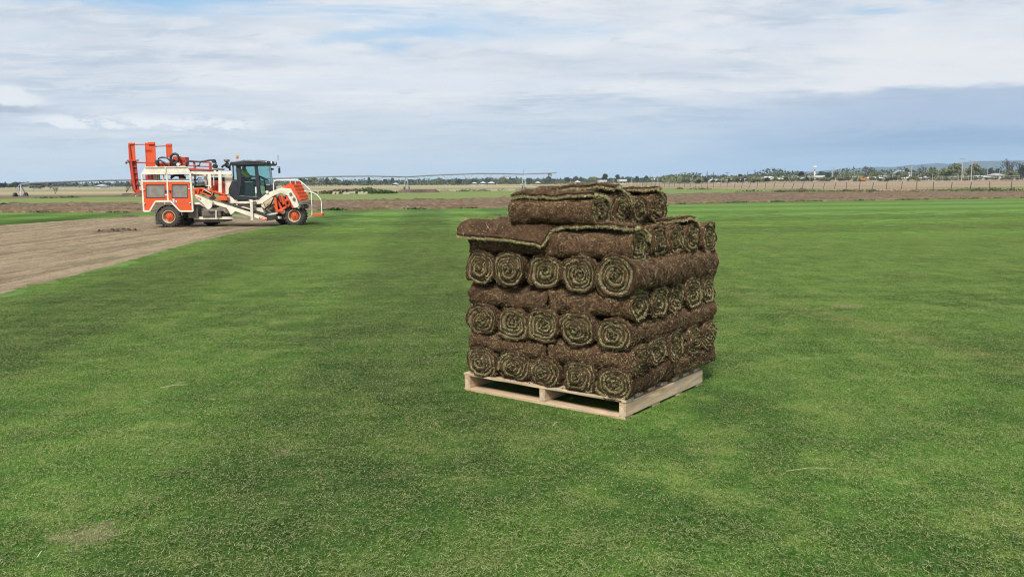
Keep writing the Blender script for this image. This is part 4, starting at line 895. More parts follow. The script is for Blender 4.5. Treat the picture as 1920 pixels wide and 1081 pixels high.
# cream gantry legs and rail
mb = MB(); mb.bar(mp(650, 357, .3), mp(1032, 357, .3), .06, .09); mb.bar(mp(665, 376, .9), mp(1032, 374, .9), .05, .06); mb.bar(mp(650, 357, 1.9), mp(1032, 357, 1.9), .05, .08); part(mb, 'upper_rail', white, bevel=.005)
mb = MB()
for a, w_, y, b, e in ((790, 24, .5, 335, 430), (832, 26, .3, 365, 560), (925, 28, .3, 340, 560), (795, 20, 1.4, 365, 520), (880, 20, .35, 335, 360), (868, 6, .25, 380, 470), (700, 16, 1.6, 370, 470)): mb.bar(mp(a, b, y), mp(a+3, e, y), w_/254, .08)
part(mb, 'gantry_leg', white, bevel=.004)
mb = MB(); mb.prism(tr([(965, 385), (1036, 383), (1036, 440), (1005, 500), (1000, 552), (972, 552)], .5), .5, .56); part(mb, 'side_panel', white, bevel=.005)
mb = MB()
for a, b, d, e in ((850, 915, 425, 530), (940, 972, 430, 535)): p, q = mp(a, e, .7), mp(b, d, .7); mb.b2((p.x, .7, p.z), (q.x, 1.3, q.z))
part(mb, 'tank', red, bevel=.02)
mb = MB()
for a, b, d, e in ((848, 910, 396, 424), (935, 965, 392, 430), (690, 800, 470, 490)): p, q = mp(a, e, .75), mp(b, d, .75); mb.b2((p.x, .75, p.z), (q.x, 1.3, q.z))
part(mb, 'engine_cover', dark, bevel=.01)
mb = MB(); mb.tube([mp(690, 418, .5), mp(715, 420, .5), mp(728, 402, .5), mp(760, 404, .5)], .018); mb.tube([mp(700, 440, .45), mp(730, 448, .45), mp(760, 442, .45), mp(775, 455, .45)], .02); mb.tube([mp(705, 470, .4), mp(710, 445, .4)], .02); mb.tube([mp(740, 470, .4), mp(790, 462, .4)], .03); part(mb, 'control_lever', hose_m, smooth=True)

# orange pick-up frame beside the belt
mb = MB()
def obar(a, b, y=.1, w_=.06, h=.05): mb.bar(mp(*a, y), mp(*b, y), w_, h)
for a, b in (((685, 510), (745, 492)), ((745, 492), (960, 548)), ((745, 530), (905, 590)), ((905, 590), (975, 560)), ((720, 555), (735, 500)), ((760, 545), (775, 505)), ((850, 560), (862, 525)), ((815, 470), (850, 520)), ((690, 500), (700, 560)), ((960, 548), (985, 600)), ((905, 600), (985, 600))): obar(a, b)
for a, b in (((700, 520), (760, 500)), ((880, 520), (960, 545))): obar(a, b, .5)
mb.prism(tr([(850, 520), (965, 550), (960, 565), (850, 535)], .15), .15, .7); mb.prism(tr([(905, 572), (985, 572), (985, 602), (905, 602)], .05), .05, .7); mb.prism(tr([(700, 500), (740, 492), (748, 545), (705, 548)], .2), .2, .6)
part(mb, 'pick_up_frame', orange, bevel=.006)
mb = MB(); mb.b2(tuple(mp(765, 560, .25)), tuple(mp(850, 510, .25)+Vector((0, .3, 0)))); part(mb, 'pick_up_box', hose_m)
q = mp(860, 580, .02); mb = MB(); mb.lathe([(.01, -.04), (.08, -.04), (.08, .05), (.01, .05)], (q.x, q.y, q.z), 'y', 18); part(mb, 'drive_motor', hose_m, smooth=True)
mb = MB()
for a, b in (((780, 505), (845, 540)), ((795, 468), (850, 478)), ((820, 465), (826, 500))): mb.bar(mp(*a, .06), mp(*b, .06), .02, .02)
part(mb, 'guard_rod', label_w)
# belt conveyor
mb = MB(); mb.prism(tr([(700, 548), (800, 588), (860, 612), (852, 660), (830, 682), (810, 680), (778, 640), (700, 572)], .02), .0, .08); mb.prism(tr([(665, 618), (745, 620), (832, 665), (860, 680), (815, 684), (745, 640), (665, 640)], .1), .1, .16); part(mb, 'belt_bracket', white, bevel=.006)
mb = MB(); mb.prism(tr([(855, 605), (1200, 710), (1345, 762), (1340, 788), (1190, 745), (1060, 700), (1022, 735), (985, 672), (880, 640)], -.05), -.05, .02); sb = part(mb, 'conveyor_beam', white, bevel=.006)
decal([(1280, 748), (1345, 768), (1345, 787), (1275, 768)], orange, -.052, sb); decal([(700, 566), (755, 584), (752, 600), (698, 578)], label_r, -.002)
for (a, b, c_, d_) in ((1288, 757, 1330, 770),):
    for k in range(5): t = k/5; decal([(a+8*k, b+2.4*k), (a+5+8*k, b+1.5+2.4*k), (a+4+8*k, b+8+2.4*k), (a-1+8*k, b+6.5+2.4*k)], label_w, -.058, sb)
for k in range(6): decal([(706+7*k, 574+2.6*k), (710+7*k, 575+2.6*k), (709+7*k, 583+2.6*k), (705+7*k, 582+2.6*k)], label_w, -.008)
mb = MB(); A1, A2 = mp(930, 612, .05), mp(1345, 745, .05); B2 = mp(1400, 765, .05)
mb.bar(A1+Vector((0, .3, 0)), A2+Vector((0, .3, 0)), .60, .05); part(mb, 'belt', rubber)
mb = MB(); mb.tube([mp(1340, 760, .02), mp(1340, 760, .02)+Vector((0, .65, 0))], .10, 18); mb.prism(tr([(1330, 735), (1425, 745), (1430, 775), (1345, 788)], .0), .0, .6); part(mb, 'end_roller', hose_m, smooth=True)
mb = MB(); mb.bar(mp(950, 600, .65), mp(1345, 725, .65), .04, .06); mb.bar(mp(1120, 660, -.03), mp(1230, 690, -.03), .05, .03); part(mb, 'belt_edge', white, bevel=.004)
mb = MB(); mb.bar(mp(1325, 690, .3), mp(1320, 745, .3), .04); mb.bar(mp(1320, 740, .3), mp(1450, 715, .3), .05); mb.bar(mp(1300, 650, .4), mp(1430, 745, .4), .05); part(mb, 'strut', white, bevel=.004)
# big cream arm, prop leg, deck
mb = MB(); mb.prism(tr([(1195, 610), (1225, 605), (1262, 598), (1335, 540), (1475, 490), (1560, 498), (1615, 590), (1638, 662), (1590, 672), (1530, 560), (1470, 537), (1410, 560), (1300, 632), (1230, 642), (1195, 640)], -.08), -.08, .06); part(mb, 'lift_arm', white, bevel=.01)
mb = MB(); mb.bar(mp(1207, 612, -.1), mp(1213, 783, -.1), .09, .07); mb.bar(mp(1192, 605, -.1), mp(1225, 615, -.1), .10, .09); part(mb, 'prop_leg', white, bevel=.006)
mb = MB(); mb.bar(mp(1000, 622, .35), mp(1200, 620, .35), .10, .07); mb.bar(mp(1075, 622, .35), mp(1078, 650, .35), .06); mb.prism(tr([(990, 560), (1030, 575), (1060, 605), (1085, 612), (1000, 612)], .4), .4, .45); part(mb, 'cab_deck', white, bevel=.006)
mb = MB(); mb.tube([mp(1265, 600, -.05), mp(1350, 530, -.05)], .035, 12); mb.tube([mp(1290, 590, .1), mp(1310, 560, .1), mp(1345, 548, .1)], .02); part(mb, 'arm_cylinder', hose_m, smooth=True)
for a, b in ((1348, 528), (1240, 622), (1190, 605), (1560, 545), (1590, 590), (1640, 660)):
    q = mp(a, b, -.1); mb = MB(); mb.lathe([(.004, -.03), (.045, -.03), (.05, -.02), (.05, .04)], (q.x, q.y, q.z), 'y', 16); part(mb, 'pivot_pin', steel if a != 1348 else white, smooth=True)
for a, b in ((1480, 500), (1525, 530)): decal([(a, b+20), (a+22, b+26), (a+22, b+29), (a, b+23)], label_w, -.085)
# transmission behind the arm
q = mp(1360, 640, .5); mb = MB(); mb.lathe([(.02, -.1), (.20, -.1), (.27, 0), (.27, .3), (.02, .3)], (q.x, q.y, q.z), 'y', 24); part(mb, 'gearbox', beige, smooth=True)
mb = MB(); mb.tube([mp(1310, 600, .4), mp(1340, 690, .4), mp(1400, 640, .4)], .02); mb.tube([mp(1420, 560, .3), mp(1380, 640, .3), mp(1330, 680, .3)], .025); part(mb, 'arm_hose', hose_m, smooth=True)
# orange cutter head
mb = MB()
for a, b, y, w_ in (((1420, 575), (1440, 710), 0, .09), ((1440, 705), (1560, 640), 0, .06), ((1480, 560), (1500, 640), 0, .08), ((1520, 555), (1585, 670), 0, .07), ((1415, 650), (1470, 720), .1, .06), ((1450, 560), (1530, 620), .2, .07), ((1500, 610), (1545, 590), -.05, .06), ((1540, 640), (1600, 660), 0, .07), ((1440, 600), (1485, 690), .15, .05), ((1465, 700), (1500, 690), -.05, .08)): mb.bar(mp(*a, y), mp(*b, y), w_, .08)
part(mb, 'cutter_frame', orange, bevel=.008)
mb = MB()
for a, b in (((1455, 555), (1475, 620)), ((1495, 575), (1525, 660)), ((1548, 600), (1552, 650))): mb.tube([mp(*a, -.06), mp(*b, -.06)], .035, 10)
part(mb, 'cutter_cylinder', red, smooth=True)
mb = MB(); mb.b2(tuple(mp(1425, 700, .3)), tuple(mp(1570, 570, .3)+Vector((0, 1.2, 0)))); part(mb, 'cutter_body', hose_m)
q = mp(1490, 705, .02); mb = MB(); mb.lathe([(.01, -.03), (.07, -.03), (.085, 0), (.07, .03), (.01, .03)], (q.x, q.y, q.z), 'y', 20); part(mb, 'blade_disc', label_w, smooth=True)
# orange guard over the front wheel: side, sloping top with ribs
mb = MB(); hp = [(1475, 486), (1555, 450), (1650, 466), (1726, 602), (1690, 612), (1636, 604), (1575, 506)]
side = [(1475, 486), (1555, 450), (1575, 506), (1552, 500)]
mb.prism(tr([(1478, 486), (1553, 450), (1590, 470), (1578, 508), (1500, 500)], .02), .0, .04)
a_, b_ = mp(1553, 452, .02), mp(1636, 606, .02); D = Vector((.10, 1.15, .02))
mb.bm.faces.new([mb.bm.verts.new(v_) for v_ in (a_, b_, b_+D, a_+D)]); off = Vector((.02, 0, .02)); mb.bm.faces.new([mb.bm.verts.new(v_+off) for v_ in (a_, b_, b_+D, a_+D)])
e_ = mp(1478, 488, .02); mb.bm.faces.new([mb.bm.verts.new(v_) for v_ in (e_, a_, a_+D, e_+D)])
mb.prism(tr([(1553, 452), (1580, 462), (1655, 600), (1636, 606), (1575, 506)], .02), -.01, .02); part(mb, 'front_guard', orange)
mb = MB()
for k in range(9):
    t = k/8; s0 = a_+D*t+Vector((.03, 0, .03)); s1 = b_+D*t+Vector((.03, 0, .03)); mb.bar(s0, s1, .02, .035)
for k in range(6):
    t = k/5; s0 = a_*(1-t)+b_*t+Vector((.035, 0, .035)); mb.bar(s0, s0+D, .02, .03)
part(mb, 'guard_ribs', orange); bpy.context.scene.collection.objects[-1]['kind'] = 'stuff'
mb = MB(); p = mp(1660, 660, .0); mb.tube([p, p+Vector((.0, .9, 0))], .085, 18); part(mb, 'front_roller', hose_m, smooth=True)
mb = MB(); mb.prism(tr([(1640, 628), (1722, 628), (1722, 638), (1640, 638)], .0), 0, .8); mb.prism(tr([(1650, 606), (1725, 604), (1725, 616), (1650, 618)], .0), 0, .8); part(mb, 'roller_bracket', steel)
q = mp(1635, 662, -.04); mb = MB(); mb.lathe([(.02, -.02), (.06, -.02), (.06, .02), (.02, .02)], (q.x, q.y, q.z), 'y', 18, True); part(mb, 'roller_ring', label_w, smooth=True)
# white guard rails and orange step
rail = paint('rail_white', (.80, .77, .68), .4, 0, .12)
mb = MB(); mb.tube([mp(a, b, .25) for a, b in ((1407, 515), (1405, 445), (1412, 428), (1432, 422), (1530, 422), (1632, 424), (1652, 434), (1735, 508), (1746, 530), (1752, 735))], .020, 8); part(mb, 'hand_rail', rail, smooth=True)
mb = MB(); mb.tube([mp(a, b, .45) for a, b in ((1684, 520), (1750, 530), (1792, 548), (1830, 592), (1836, 615), (1842, 735))], .019, 8); mb.tube([mp(1555, 424, .4), mp(1557, 455, .4)], .016); mb.tube([mp(1600, 424, .4), mp(1604, 460, .4)], .016); mb.tube([mp(1655, 437, .4), mp(1665, 462, .4)], .016)
part(mb, 'hand_rail', rail, smooth=True)
p, q = mp(1752, 742, .3), mp(1845, 720, .3); mb = MB(); mb.b2((p.x, .28, p.z), (q.x, .75, q.z)); part(mb, 'step', orange, bevel=.006)

# cab
yN, yF = .45, 2.05
cabp = empty('cab', (0, 0, 0)); cabp.parent = hv
def cpoly(pts, y, t=.05, name='x', m=dark, bev=.008): mb = MB(); mb.prism(tr(pts, y), y, y+t); return part(mb, name, m, cabp, bevel=bev)
# lower body side
cpoly([(1000, 500), (1030, 430), (1075, 425), (1100, 560), (1262, 572), (1290, 578), (1250, 598), (1040, 598), (1005, 545)], yN-.02, .10, 'side_wall')
cpoly([(1068, 290), (1108, 292), (1115, 430), (1100, 575), (1085, 560), (1075, 430)], yN, .07, 'rear_pillar')
cpoly([(1232, 285), (1256, 285), (1290, 560), (1285, 578), (1258, 575)], yN-.02, .07, 'front_pillar')
cpoly([(1092, 282), (1235, 282), (1238, 296), (1092, 298)], yN-.025, .05, 'door_top')
p_ = [mp(1035, 290, yN), mp(1040, 425, yN)]
mb = MB(); mb.bar(mp(1040, 285, yN+.03), mp(1048, 430, yN+.03), .04); mb.bar(mp(1256, 285, yF).__copy__(), mp(1290, 575, yF), .05); part(mb, 'window_post', dark, cabp)
mb = MB(); mb.prism(tr([(1108, 296), (1233, 294), (1262, 572), (1098, 572), (1112, 430)], yN+.01), yN+.01, yN+.016); part(mb, 'door_glass', tint, cabp)
mb = MB(); mb.prism(tr([(1040, 292), (1070, 292), (1075, 405), (1044, 405)], yN+.02), yN+.02, yN+.026); part(mb, 'rear_quarter_glass', tint, cabp)
q = mp(1248, 510, yN-.04); mb = MB(); mb.box(tuple(q), (.04, .03, .22)); part(mb, 'door_handle', label_w, cabp, bevel=.006)
# bowed windscreen across the front
n = 9; T = [mp(1256, 288, yN), mp(1284, 575, yN)]; V = []
for k in range(n):
    t = k/(n-1); bow = .20*math.sin(math.pi*t)+.12*t; y = yN+(yF-yN)*t
    V += [(T[0].x+bow*.9, y, T[0].z), (T[1].x+bow, y, T[1].z)]
V2 = [(x-.012, y, z) for x, y, z in V]; F = []
for k in range(n-1): F += [(2*k, 2*k+1, 2*k+3, 2*k+2)]
F2 = [tuple(i+2*n for i in f_[::-1]) for f_ in F]; me = bpy.data.meshes.new('windscreen'); me.from_pydata(V+V2, [], F+F2); me.update(); link_mesh('windscreen', me, tint, cabp)
mb = MB(); mb.bar(Vector(V[-2]), Vector(V[-1]), .05); mb.bar(Vector(V[-2])+Vector((-.02, -.02, 0)), Vector(V[-1])+Vector((0, -.02, 0)), .06); part(mb, 'far_pillar', dark, cabp)
mb = MB(); zf = mp(1260, 575, yN).z
fl = [(V[2*k+1][0], V[2*k+1][1]) for k in range(n)]; xr = mp(1075, 575, yN).x
mb.prism([(xr, yN+.05)]+fl+[(xr, yF)], zf-.16, zf, 'z'); part(mb, 'cab_floor', dark, cabp)
zt_ = mp(1200, 285, yN).z; xb_ = mp(1038, 285, yN).x
mb = MB(); mb.b2((xb_, yF-.03, zf), (xb_+.05, yF+.02, zt_)); mb.b2((T[0].x-.45, yF-.03, zf), (T[0].x-.38, yF+.02, zt_)); mb.b2((xb_, yN+.05, zf), (xb_+.04, yF, zf+.62)); part(mb, 'rear_wall', dark, cabp)
mb = MB(); mb.b2((xb_+.05, yF-.01, zf+.1), (T[0].x+.1, yF-.004, zt_)); part(mb, 'far_glass', tint, cabp)
# roof with lamp visor
pr = tr([(1010, 262), (1030, 252), (1190, 238), (1270, 238), (1330, 256), (1330, 284), (1030, 290), (1012, 280)], yN-.1)
mb = MB(); mb.prism(pr, yN-.1, yF+.1); zr0, zr1 = mp(1300, 286, yN).z, mp(1300, 240, yN-.05).z
fr_ = []; 
for k in range(n): t = k/(n-1); fr_.append((T[0].x+.10+.28*math.sin(math.pi*t)**.6+.15*t, yN-.08+(yF-yN+.16)*t))
mb.prism([(T[0].x-.1, yN-.08)]+fr_+[(T[0].x-.1, yF+.08)], zr0+.02, zr1-.03, 'z'); part(mb, 'roof', dark, cabp, bevel=.03)
lamp_m = plain('lamp_lens', (.85, .86, .85), .15, 0, .03)
for t in (.14, .33, .52):
    k = t*(n-1); i = int(k); f_ = k-i; x = fr_[i][0]*(1-f_)+fr_[i+1][0]*f_; y = fr_[i][1]*(1-f_)+fr_[i+1][1]*f_
    mb = MB(); mb.lathe([(.005, .03), (.036, .026), (.048, .01), (.05, -.02)], (x, y, (zr0+zr1)/2-.0), 'x', 18); part(mb, 'work_lamp', lamp_m, cabp, smooth=True)
mb = MB(); mb.tube([mp(1446, 240, 1.6), mp(1446, 196, 1.6)], .010, 6); part(mb, 'antenna', hose_m, cabp)
b0 = mp(1080, 238, .9); mb = MB(); mb.tube([b0+Vector((0, 0, -.03)), b0+Vector((0, 0, .06))], .014); part(mb, 'beacon_stalk', label_w, cabp)
amber = plain('amber_lens', (.75, .26, .04), .25, 0, .1); mb = MB(); mb.lathe([(.045, .05), (.05, .06), (.048, .14), (.035, .175), (.004, .18)], tuple(b0), 'z', 16); part(mb, 'beacon', amber, cabp, smooth=True)
s0 = mp(985, 245, .7); mb = MB(); mb.lathe([(.004, .05), (.09, .045), (.105, .02), (.105, -.02), (.06, -.05), (.035, -.06), (.035, -.16)], tuple(s0), 'z', 20); part(mb, 'intake_cap', steel, hv, smooth=True)
mb = MB(); mb.tube([mp(985, 268, .7), mp(990, 290, .7), mp(1015, 298, .7)], .09, 12); mb.tube([mp(940, 306, .7), mp(955, 290, .7), mp(990, 285, .7)], .04, 10); part(mb, 'air_cleaner', hose_m, hv, smooth=True)
mb = MB(); mb.tube([mp(1440, 300, yF-.1), mp(1462, 300, yF-.1), mp(1462, 340, yF-.1)], .012); r_ = mp(1458, 335, yF-.1); mb.box(tuple(r_), (.05, .14, .2)); mb.box(tuple(mp(1395, 322, 1.4)), (.05, .25, .07)); part(mb, 'mirror', dark, cabp)
# interior
seat_m = plain('seat_fabric', (.03, .035, .045), .9)
xs = mp(1165, 500, 1.1).x; zs = zf+.42
mb = MB(); mb.box((xs, 1.2, zs), (.46, .48, .12)); mb.box((xs-.24, 1.2, zs+.32), (.12, .46, .60), Matrix.Rotation(-.15, 3, 'Y')); mb.box((xs, 1.2, zs-.22), (.25, .3, .36)); part(mb, 'driver_seat', seat_m, cabp, bevel=.03)
mb = MB(); mb.tube([(xs+.72, 1.2, zf), (xs+.62, 1.2, zs+.22)], .035); ang = Matrix.Rotation(.5, 3, 'Y')
ring = [Vector((xs+.60, 1.2, zs+.27))+ang @ Vector((.19*math.cos(k*math.pi/10), .19*math.sin(k*math.pi/10), 0)) for k in range(21)]; mb.tube(ring, .016, 8); mb.bar(ring[0], ring[10], .03, .02); mb.bar(ring[5], ring[15], .03, .02); part(mb, 'steering_wheel', hose_m, cabp, smooth=True)
mb = MB(); mb.b2((xs-.15, .72, zf), (xs+.35, .88, zs+.15)); mb.b2((xs+.75, .8, zf), (xs+.95, 1.7, zs+.05)); mb.b2((xs+.3, 1.5, zs), (xs+.4, 1.62, zs+.35)); part(mb, 'console', dark, cabp, bevel=.02)

# ------------------------------------------------------------------ driver
def skin(name, verts, edges, rad, m, parent=None, sub=1):
    me = bpy.data.meshes.new(name); me.from_pydata(verts, edges, []); o = bpy.data.objects.new(name, me); COL.objects.link(o)
    sk = o.modifiers.new('s', 'SKIN'); sk.use_smooth_shade = True
    for i, r_ in enumerate(rad): me.skin_vertices[0].data[i].radius = (r_, r_) if not isinstance(r_, tuple) else r_; me.skin_vertices[0].data[i].use_root = i == 0
    su = o.modifiers.new('u', 'SUBSURF'); su.levels = su.render_levels = sub; me.materials.append(m)
    if parent: o.parent = parent
    return o
person = empty('person', MO + md_*xs + mn*1.2 + Vector((0, 0, zf)), MPHI); tag(person, 'driver in a yellow high-visibility shirt seated inside the harvester cab', 'person')
H0 = zs-zf+.10      # seat surface above the cab floor
flesh = plain('skin', (.42, .24, .16), .6, 0, .06); hivis = plain('hi_vis_cloth', (.62, .75, .10), .85, 0, .08); trous = plain('navy_trousers', (.03, .035, .06), .9); hairm = plain('dark_cap', (.05, .05, .06), .8)
vb = [(-.06, 0, H0+.06), (-.10, 0, H0+.28), (-.12, 0, H0+.45), (-.10, 0, H0+.56), (-.085, 0, H0+.66)]; eb = [(0, 1), (1, 2), (2, 3), (3, 4)]; rb = [(.13, .16), (.12, .16), (.12, .18), (.055, .06), (.085, .08)]
for s_ in (1, -1):
    k = len(vb); vb += [(-.11, s_*.18, H0+.43), (.02, s_*.24, H0+.24), (.27, s_*.17, H0+.22), (.36, s_*.15, H0+.23)]; eb += [(2, k), (k, k+1), (k+1, k+2), (k+2, k+3)]; rb += [.065, .048, .032, .034]
    k = len(vb); vb += [(-.03, s_*.09, H0+.05), (.36, s_*.13, H0+.07), (.40, s_*.13, .12), (.50, s_*.13, .06)]; eb += [(0, k), (k, k+1), (k+1, k+2), (k+2, k+3)]; rb += [.09, .065, .045, .04]
body = skin('body', vb, eb, rb, flesh, person)
for s_ in (1, -1):    # five fingers closed on the wheel rim
    for f_ in range(5):
        o0 = Vector((.37+.012*(f_ == 4), s_*.15+(f_-1.5)*.016*(-s_), H0+.235)); pts = [o0, o0+Vector((.035, 0, .012)), o0+Vector((.055, 0, -.012)), o0+Vector((.042, 0, -.032))] if f_ < 4 else [o0+Vector((-.02, -s_*.04, 0)), o0+Vector((.01, -s_*.055, .01)), o0+Vector((.035, -s_*.05, .0))]
        skin('thumb' if f_ == 4 else 'finger', [tuple(p) for p in pts], [(i, i+1) for i in range(len(pts)-1)], [.010]*len(pts), flesh, person, 1)
shirt_v = [(-.06, 0, H0+.08), (-.10, 0, H0+.28), (-.12, 0, H0+.45), (-.11, 0, H0+.52)]; shirt_e = [(0, 1), (1, 2), (2, 3)]; shirt_r = [(.145, .18), (.14, .18), (.14, .20), (.075, .08)]
for s_ in (1, -1): k = len(shirt_v); shirt_v += [(-.11, s_*.18, H0+.43), (.02, s_*.24, H0+.24), (.16, s_*.205, H0+.23)]; shirt_e += [(2, k), (k, k+1), (k+1, k+2)]; shirt_r += [.08, .062, .052]
skin('shirt', shirt_v, shirt_e, shirt_r, hivis, person)
tv = [(-.06, 0, H0+.05)]; te = []; tr_ = [(.14, .17)]
for s_ in (1, -1): k = len(tv); tv += [(-.03, s_*.09, H0+.05), (.36, s_*.13, H0+.07), (.40, s_*.13, .14)]; te += [(0, k), (k, k+1), (k+1, k+2)]; tr_ += [.105, .08, .06]
skin('trousers', tv, te, tr_, trous, person)
mb = MB(); r0 = bmesh.ops.create_uvsphere(mb.bm, u_segments=20, v_segments=14, radius=.5); bmesh.ops.transform(mb.bm, matrix=Matrix.Translation((-.07, 0, H0+.71)) @ Matrix.Diagonal((.20, .155, .235, 1)), verts=r0['verts'])
for v_ in mb.bm.verts:
    x, y, z = v_.co.x+.07, v_.co.y, v_.co.z-(H0+.71)
    if x > .07 and abs(y) < .018 and -.035 < z < .015: v_.co.x += .022
    if x > .06 and .02 < abs(y) < .05 and .0 < z < .03: v_.co.x -= .006
mb.box((.012, 0, H0+.655), (.018, .05, .008)); mb.box((-.07, .08, H0+.70), (.035, .015, .06)); mb.box((-.07, -.08, H0+.70), (.035, .015, .06)); part(mb, 'head', flesh, person, smooth=True)
for s_ in (1, -1): mb = MB(); mb.box((.022, s_*.034, H0+.722), (.008, .022, .009)); part(mb, 'eye', hose_m, person)
mb = MB(); r0 = bmesh.ops.create_uvsphere(mb.bm, u_segments=20, v_segments=10, radius=.5); bmesh.ops.transform(mb.bm, matrix=Matrix.Translation((-.08, 0, H0+.76)) @ Matrix.Diagonal((.215, .17, .17, 1)), verts=r0['verts']); mb.box((.05, 0, H0+.765), (.10, .13, .012)); part(mb, 'cap', hairm, person, smooth=True)
# ------------------------------------------------------------------ irrigation pivot
galv = plain('galvanised_steel', (.30, .32, .34), .5, .4, .15)
piv = empty('irrigation_pivot', (0, 0, 0)); tag(piv, 'long grey centre-pivot irrigation boom on wheeled towers crossing the far paddocks', 'irrigation boom')
def pw(px, d): return (px-960)/FPX*d
knots = [(37, 346.5, 120), (60, 343.2, 122), (100, 341.6, 124), (150, 339.6, 127), (200, 338.0, 130), (240, 337.4, 132), (320, 336.5, 138), (400, 337.5, 143), (480, 335.5, 148), (570, 332.8, 153), (640, 330.4, 157), (700, 330.0, 161), (762, 331.6, 165), (800, 329.2, 169), (850, 327.0, 175), (900, 325.2, 180), (945, 325.4, 185), (982, 326.4, 190), (1043, 324.0, 196)]
K3 = [at(px, py, d) for px, py, d in knots]
mb = MB(); mb.tube(K3, .13, 8); part_ = mb.build('water_pipe', galv, piv, smooth=True)
def under(i0, i1, nsp, dep=1.4):
    seg = K3[i0:i1+1]; L = [0.0]
    for a, b in zip(seg[:-1], seg[1:]): L.append(L[-1]+(b-a).length)
    def pos_(t):
        s = t*L[-1]
        for k in range(len(L)-1):
            if s <= L[k+1] or k == len(L)-2: return seg[k].lerp(seg[k+1], (s-L[k])/(L[k+1]-L[k]))
    mb = MB(); pts = []
    for k in range(1, nsp):
        t = k/nsp; d = math.sin(math.pi*t)*dep*.5+.35; p = pos_(t); q = p-Vector((0, 0, d)); pts.append(q)
        for dt in (-.5/nsp*.55, .5/nsp*.55): mb.tube([pos_(t+dt), q], .035, 5)
    mb.tube([pos_(0)]+pts+[pos_(1)], .022, 5); mb.build('truss', galv, piv)
    for k in range(1, nsp*2):
        p = pos_(k/(nsp*2)); mb = MB(); mb.tube([p, p-Vector((0, 0, 1.1))], .016, 5); mb.tube([p-Vector((0, 0, 1.1)), p-Vector((0, 0, 1.25))], .05, 6); mb.build('sprinkler', galv, piv)
under(0, 7, 7); under(7, 12, 6); under(12, 17, 6)
def tower(i, z0=0.0, w_=2.2, extra=False):
    t = empty('tower', (0, 0, 0)); t.parent = piv; p = K3[i]; g = terr1(p.x, p.y)+z0; mb = MB(); s = w_/2
    for sx in (-1, 1):
        for yy_ in (-s, s): mb.tube([p+Vector((sx*.12, 0, -.05)), Vector((p.x+sx*.45, p.y+yy_, g+.45))], .06, 6)
        mb.tube([Vector((p.x+sx*.45, p.y-s, g+.45)), Vector((p.x+sx*.45, p.y+s, g+.45))], .07, 6)
    for k in (1, 2): zz_ = g+.45+(p.z-g-.5)*k/3; ww = .45*(1-k/3)+.12*k/3; mb.tube([(p.x-ww, p.y-s*(1-k/3), zz_), (p.x+ww, p.y-s*(1-k/3), zz_)], .04, 5)
    mb.build('legs', galv, t)
    for yy_ in (-s, s):
        for sx in (.3 if yy_ > 0 else -.3,):
            mb = MB(); mb.lathe([(.2, -.14), (.43, -.14), (.46, -.08), (.46, .08), (.43, .14), (.2, .14)], (p.x+sx, p.y+yy_, g+.45), 'x', 20, True); mb.build('wheel', rubber, t)
    if extra: mb = MB(); mb.tube([p, p+Vector((-.1, 0, 1.0)), p+Vector((.5, 0, 1.15))], .05, 6); mb.box((p.x+.2, p.y-.3, g+.9), (.5, .4, .6)); mb.build('control_mast', galv, t)
tower(0, -.3, 1.6); tower(7); tower(12); tower(17, 0, 2.4, True)
mb = MB(); p = at(1031, 327.5, 195); mb.box(tuple(p), (.9, .5, .7)); mb.lathe([(.35, -.1), (.35, .1)], (p.x, p.y-.35, p.z), 'y', 14); mb.build('end_gun', galv, piv)

# ------------------------------------------------------------------ fence
fn = empty('wire_fence', (0, 0, 0)); tag(fn, 'thin post-and-wire fence running away beside the tan tilled paddock on the right', 'fence')
rust = plain('rusty_star_post', (.075, .055, .045), .8, .2, .3)
A0, A1 = np.array((68., 104.)), np.array((41., 262.)); Lf = np.hypot(*(A1-A0)); npst = int(Lf/3.9); tops = []
fr2 = random.Random(5); pm0 = None
for k in range(-2, npst+1):
    t = k/npst; q = A0+(A1-A0)*t; h = 1.22+fr2.uniform(-.06, .08); lx_ = fr2.uniform(-.05, .16)+(.16 if 12 < k < 26 else 0); z = terr1(*q)
    if pm0 is None: mb = MB(); mb.prism([(-.045, -.02), (.045, -.02), (.04, .03), (0, .06), (-.04, .03)], 0, 1.0, 'z'); pm0 = mb.build('fence_post', rust, fn); po = pm0
    else: po = pm0.copy(); COL.objects.link(po); po.parent = fn
    po.location = (q[0], q[1], z-.05); po.scale = (1, 1, h+.05); po.rotation_euler = (fr2.uniform(-.03, .03), lx_, 0); tops.append(Vector((q[0], q[1], z))+Vector((math.sin(lx_)*h, 0, h)))
for hf in (.96, .68, .40):
    mb = MB(); mb.tube([Vector((t_.x, t_.y, t_.z-(1-hf)*1.2)) for t_ in tops], .007, 4); mb.build('wire', rust, fn)

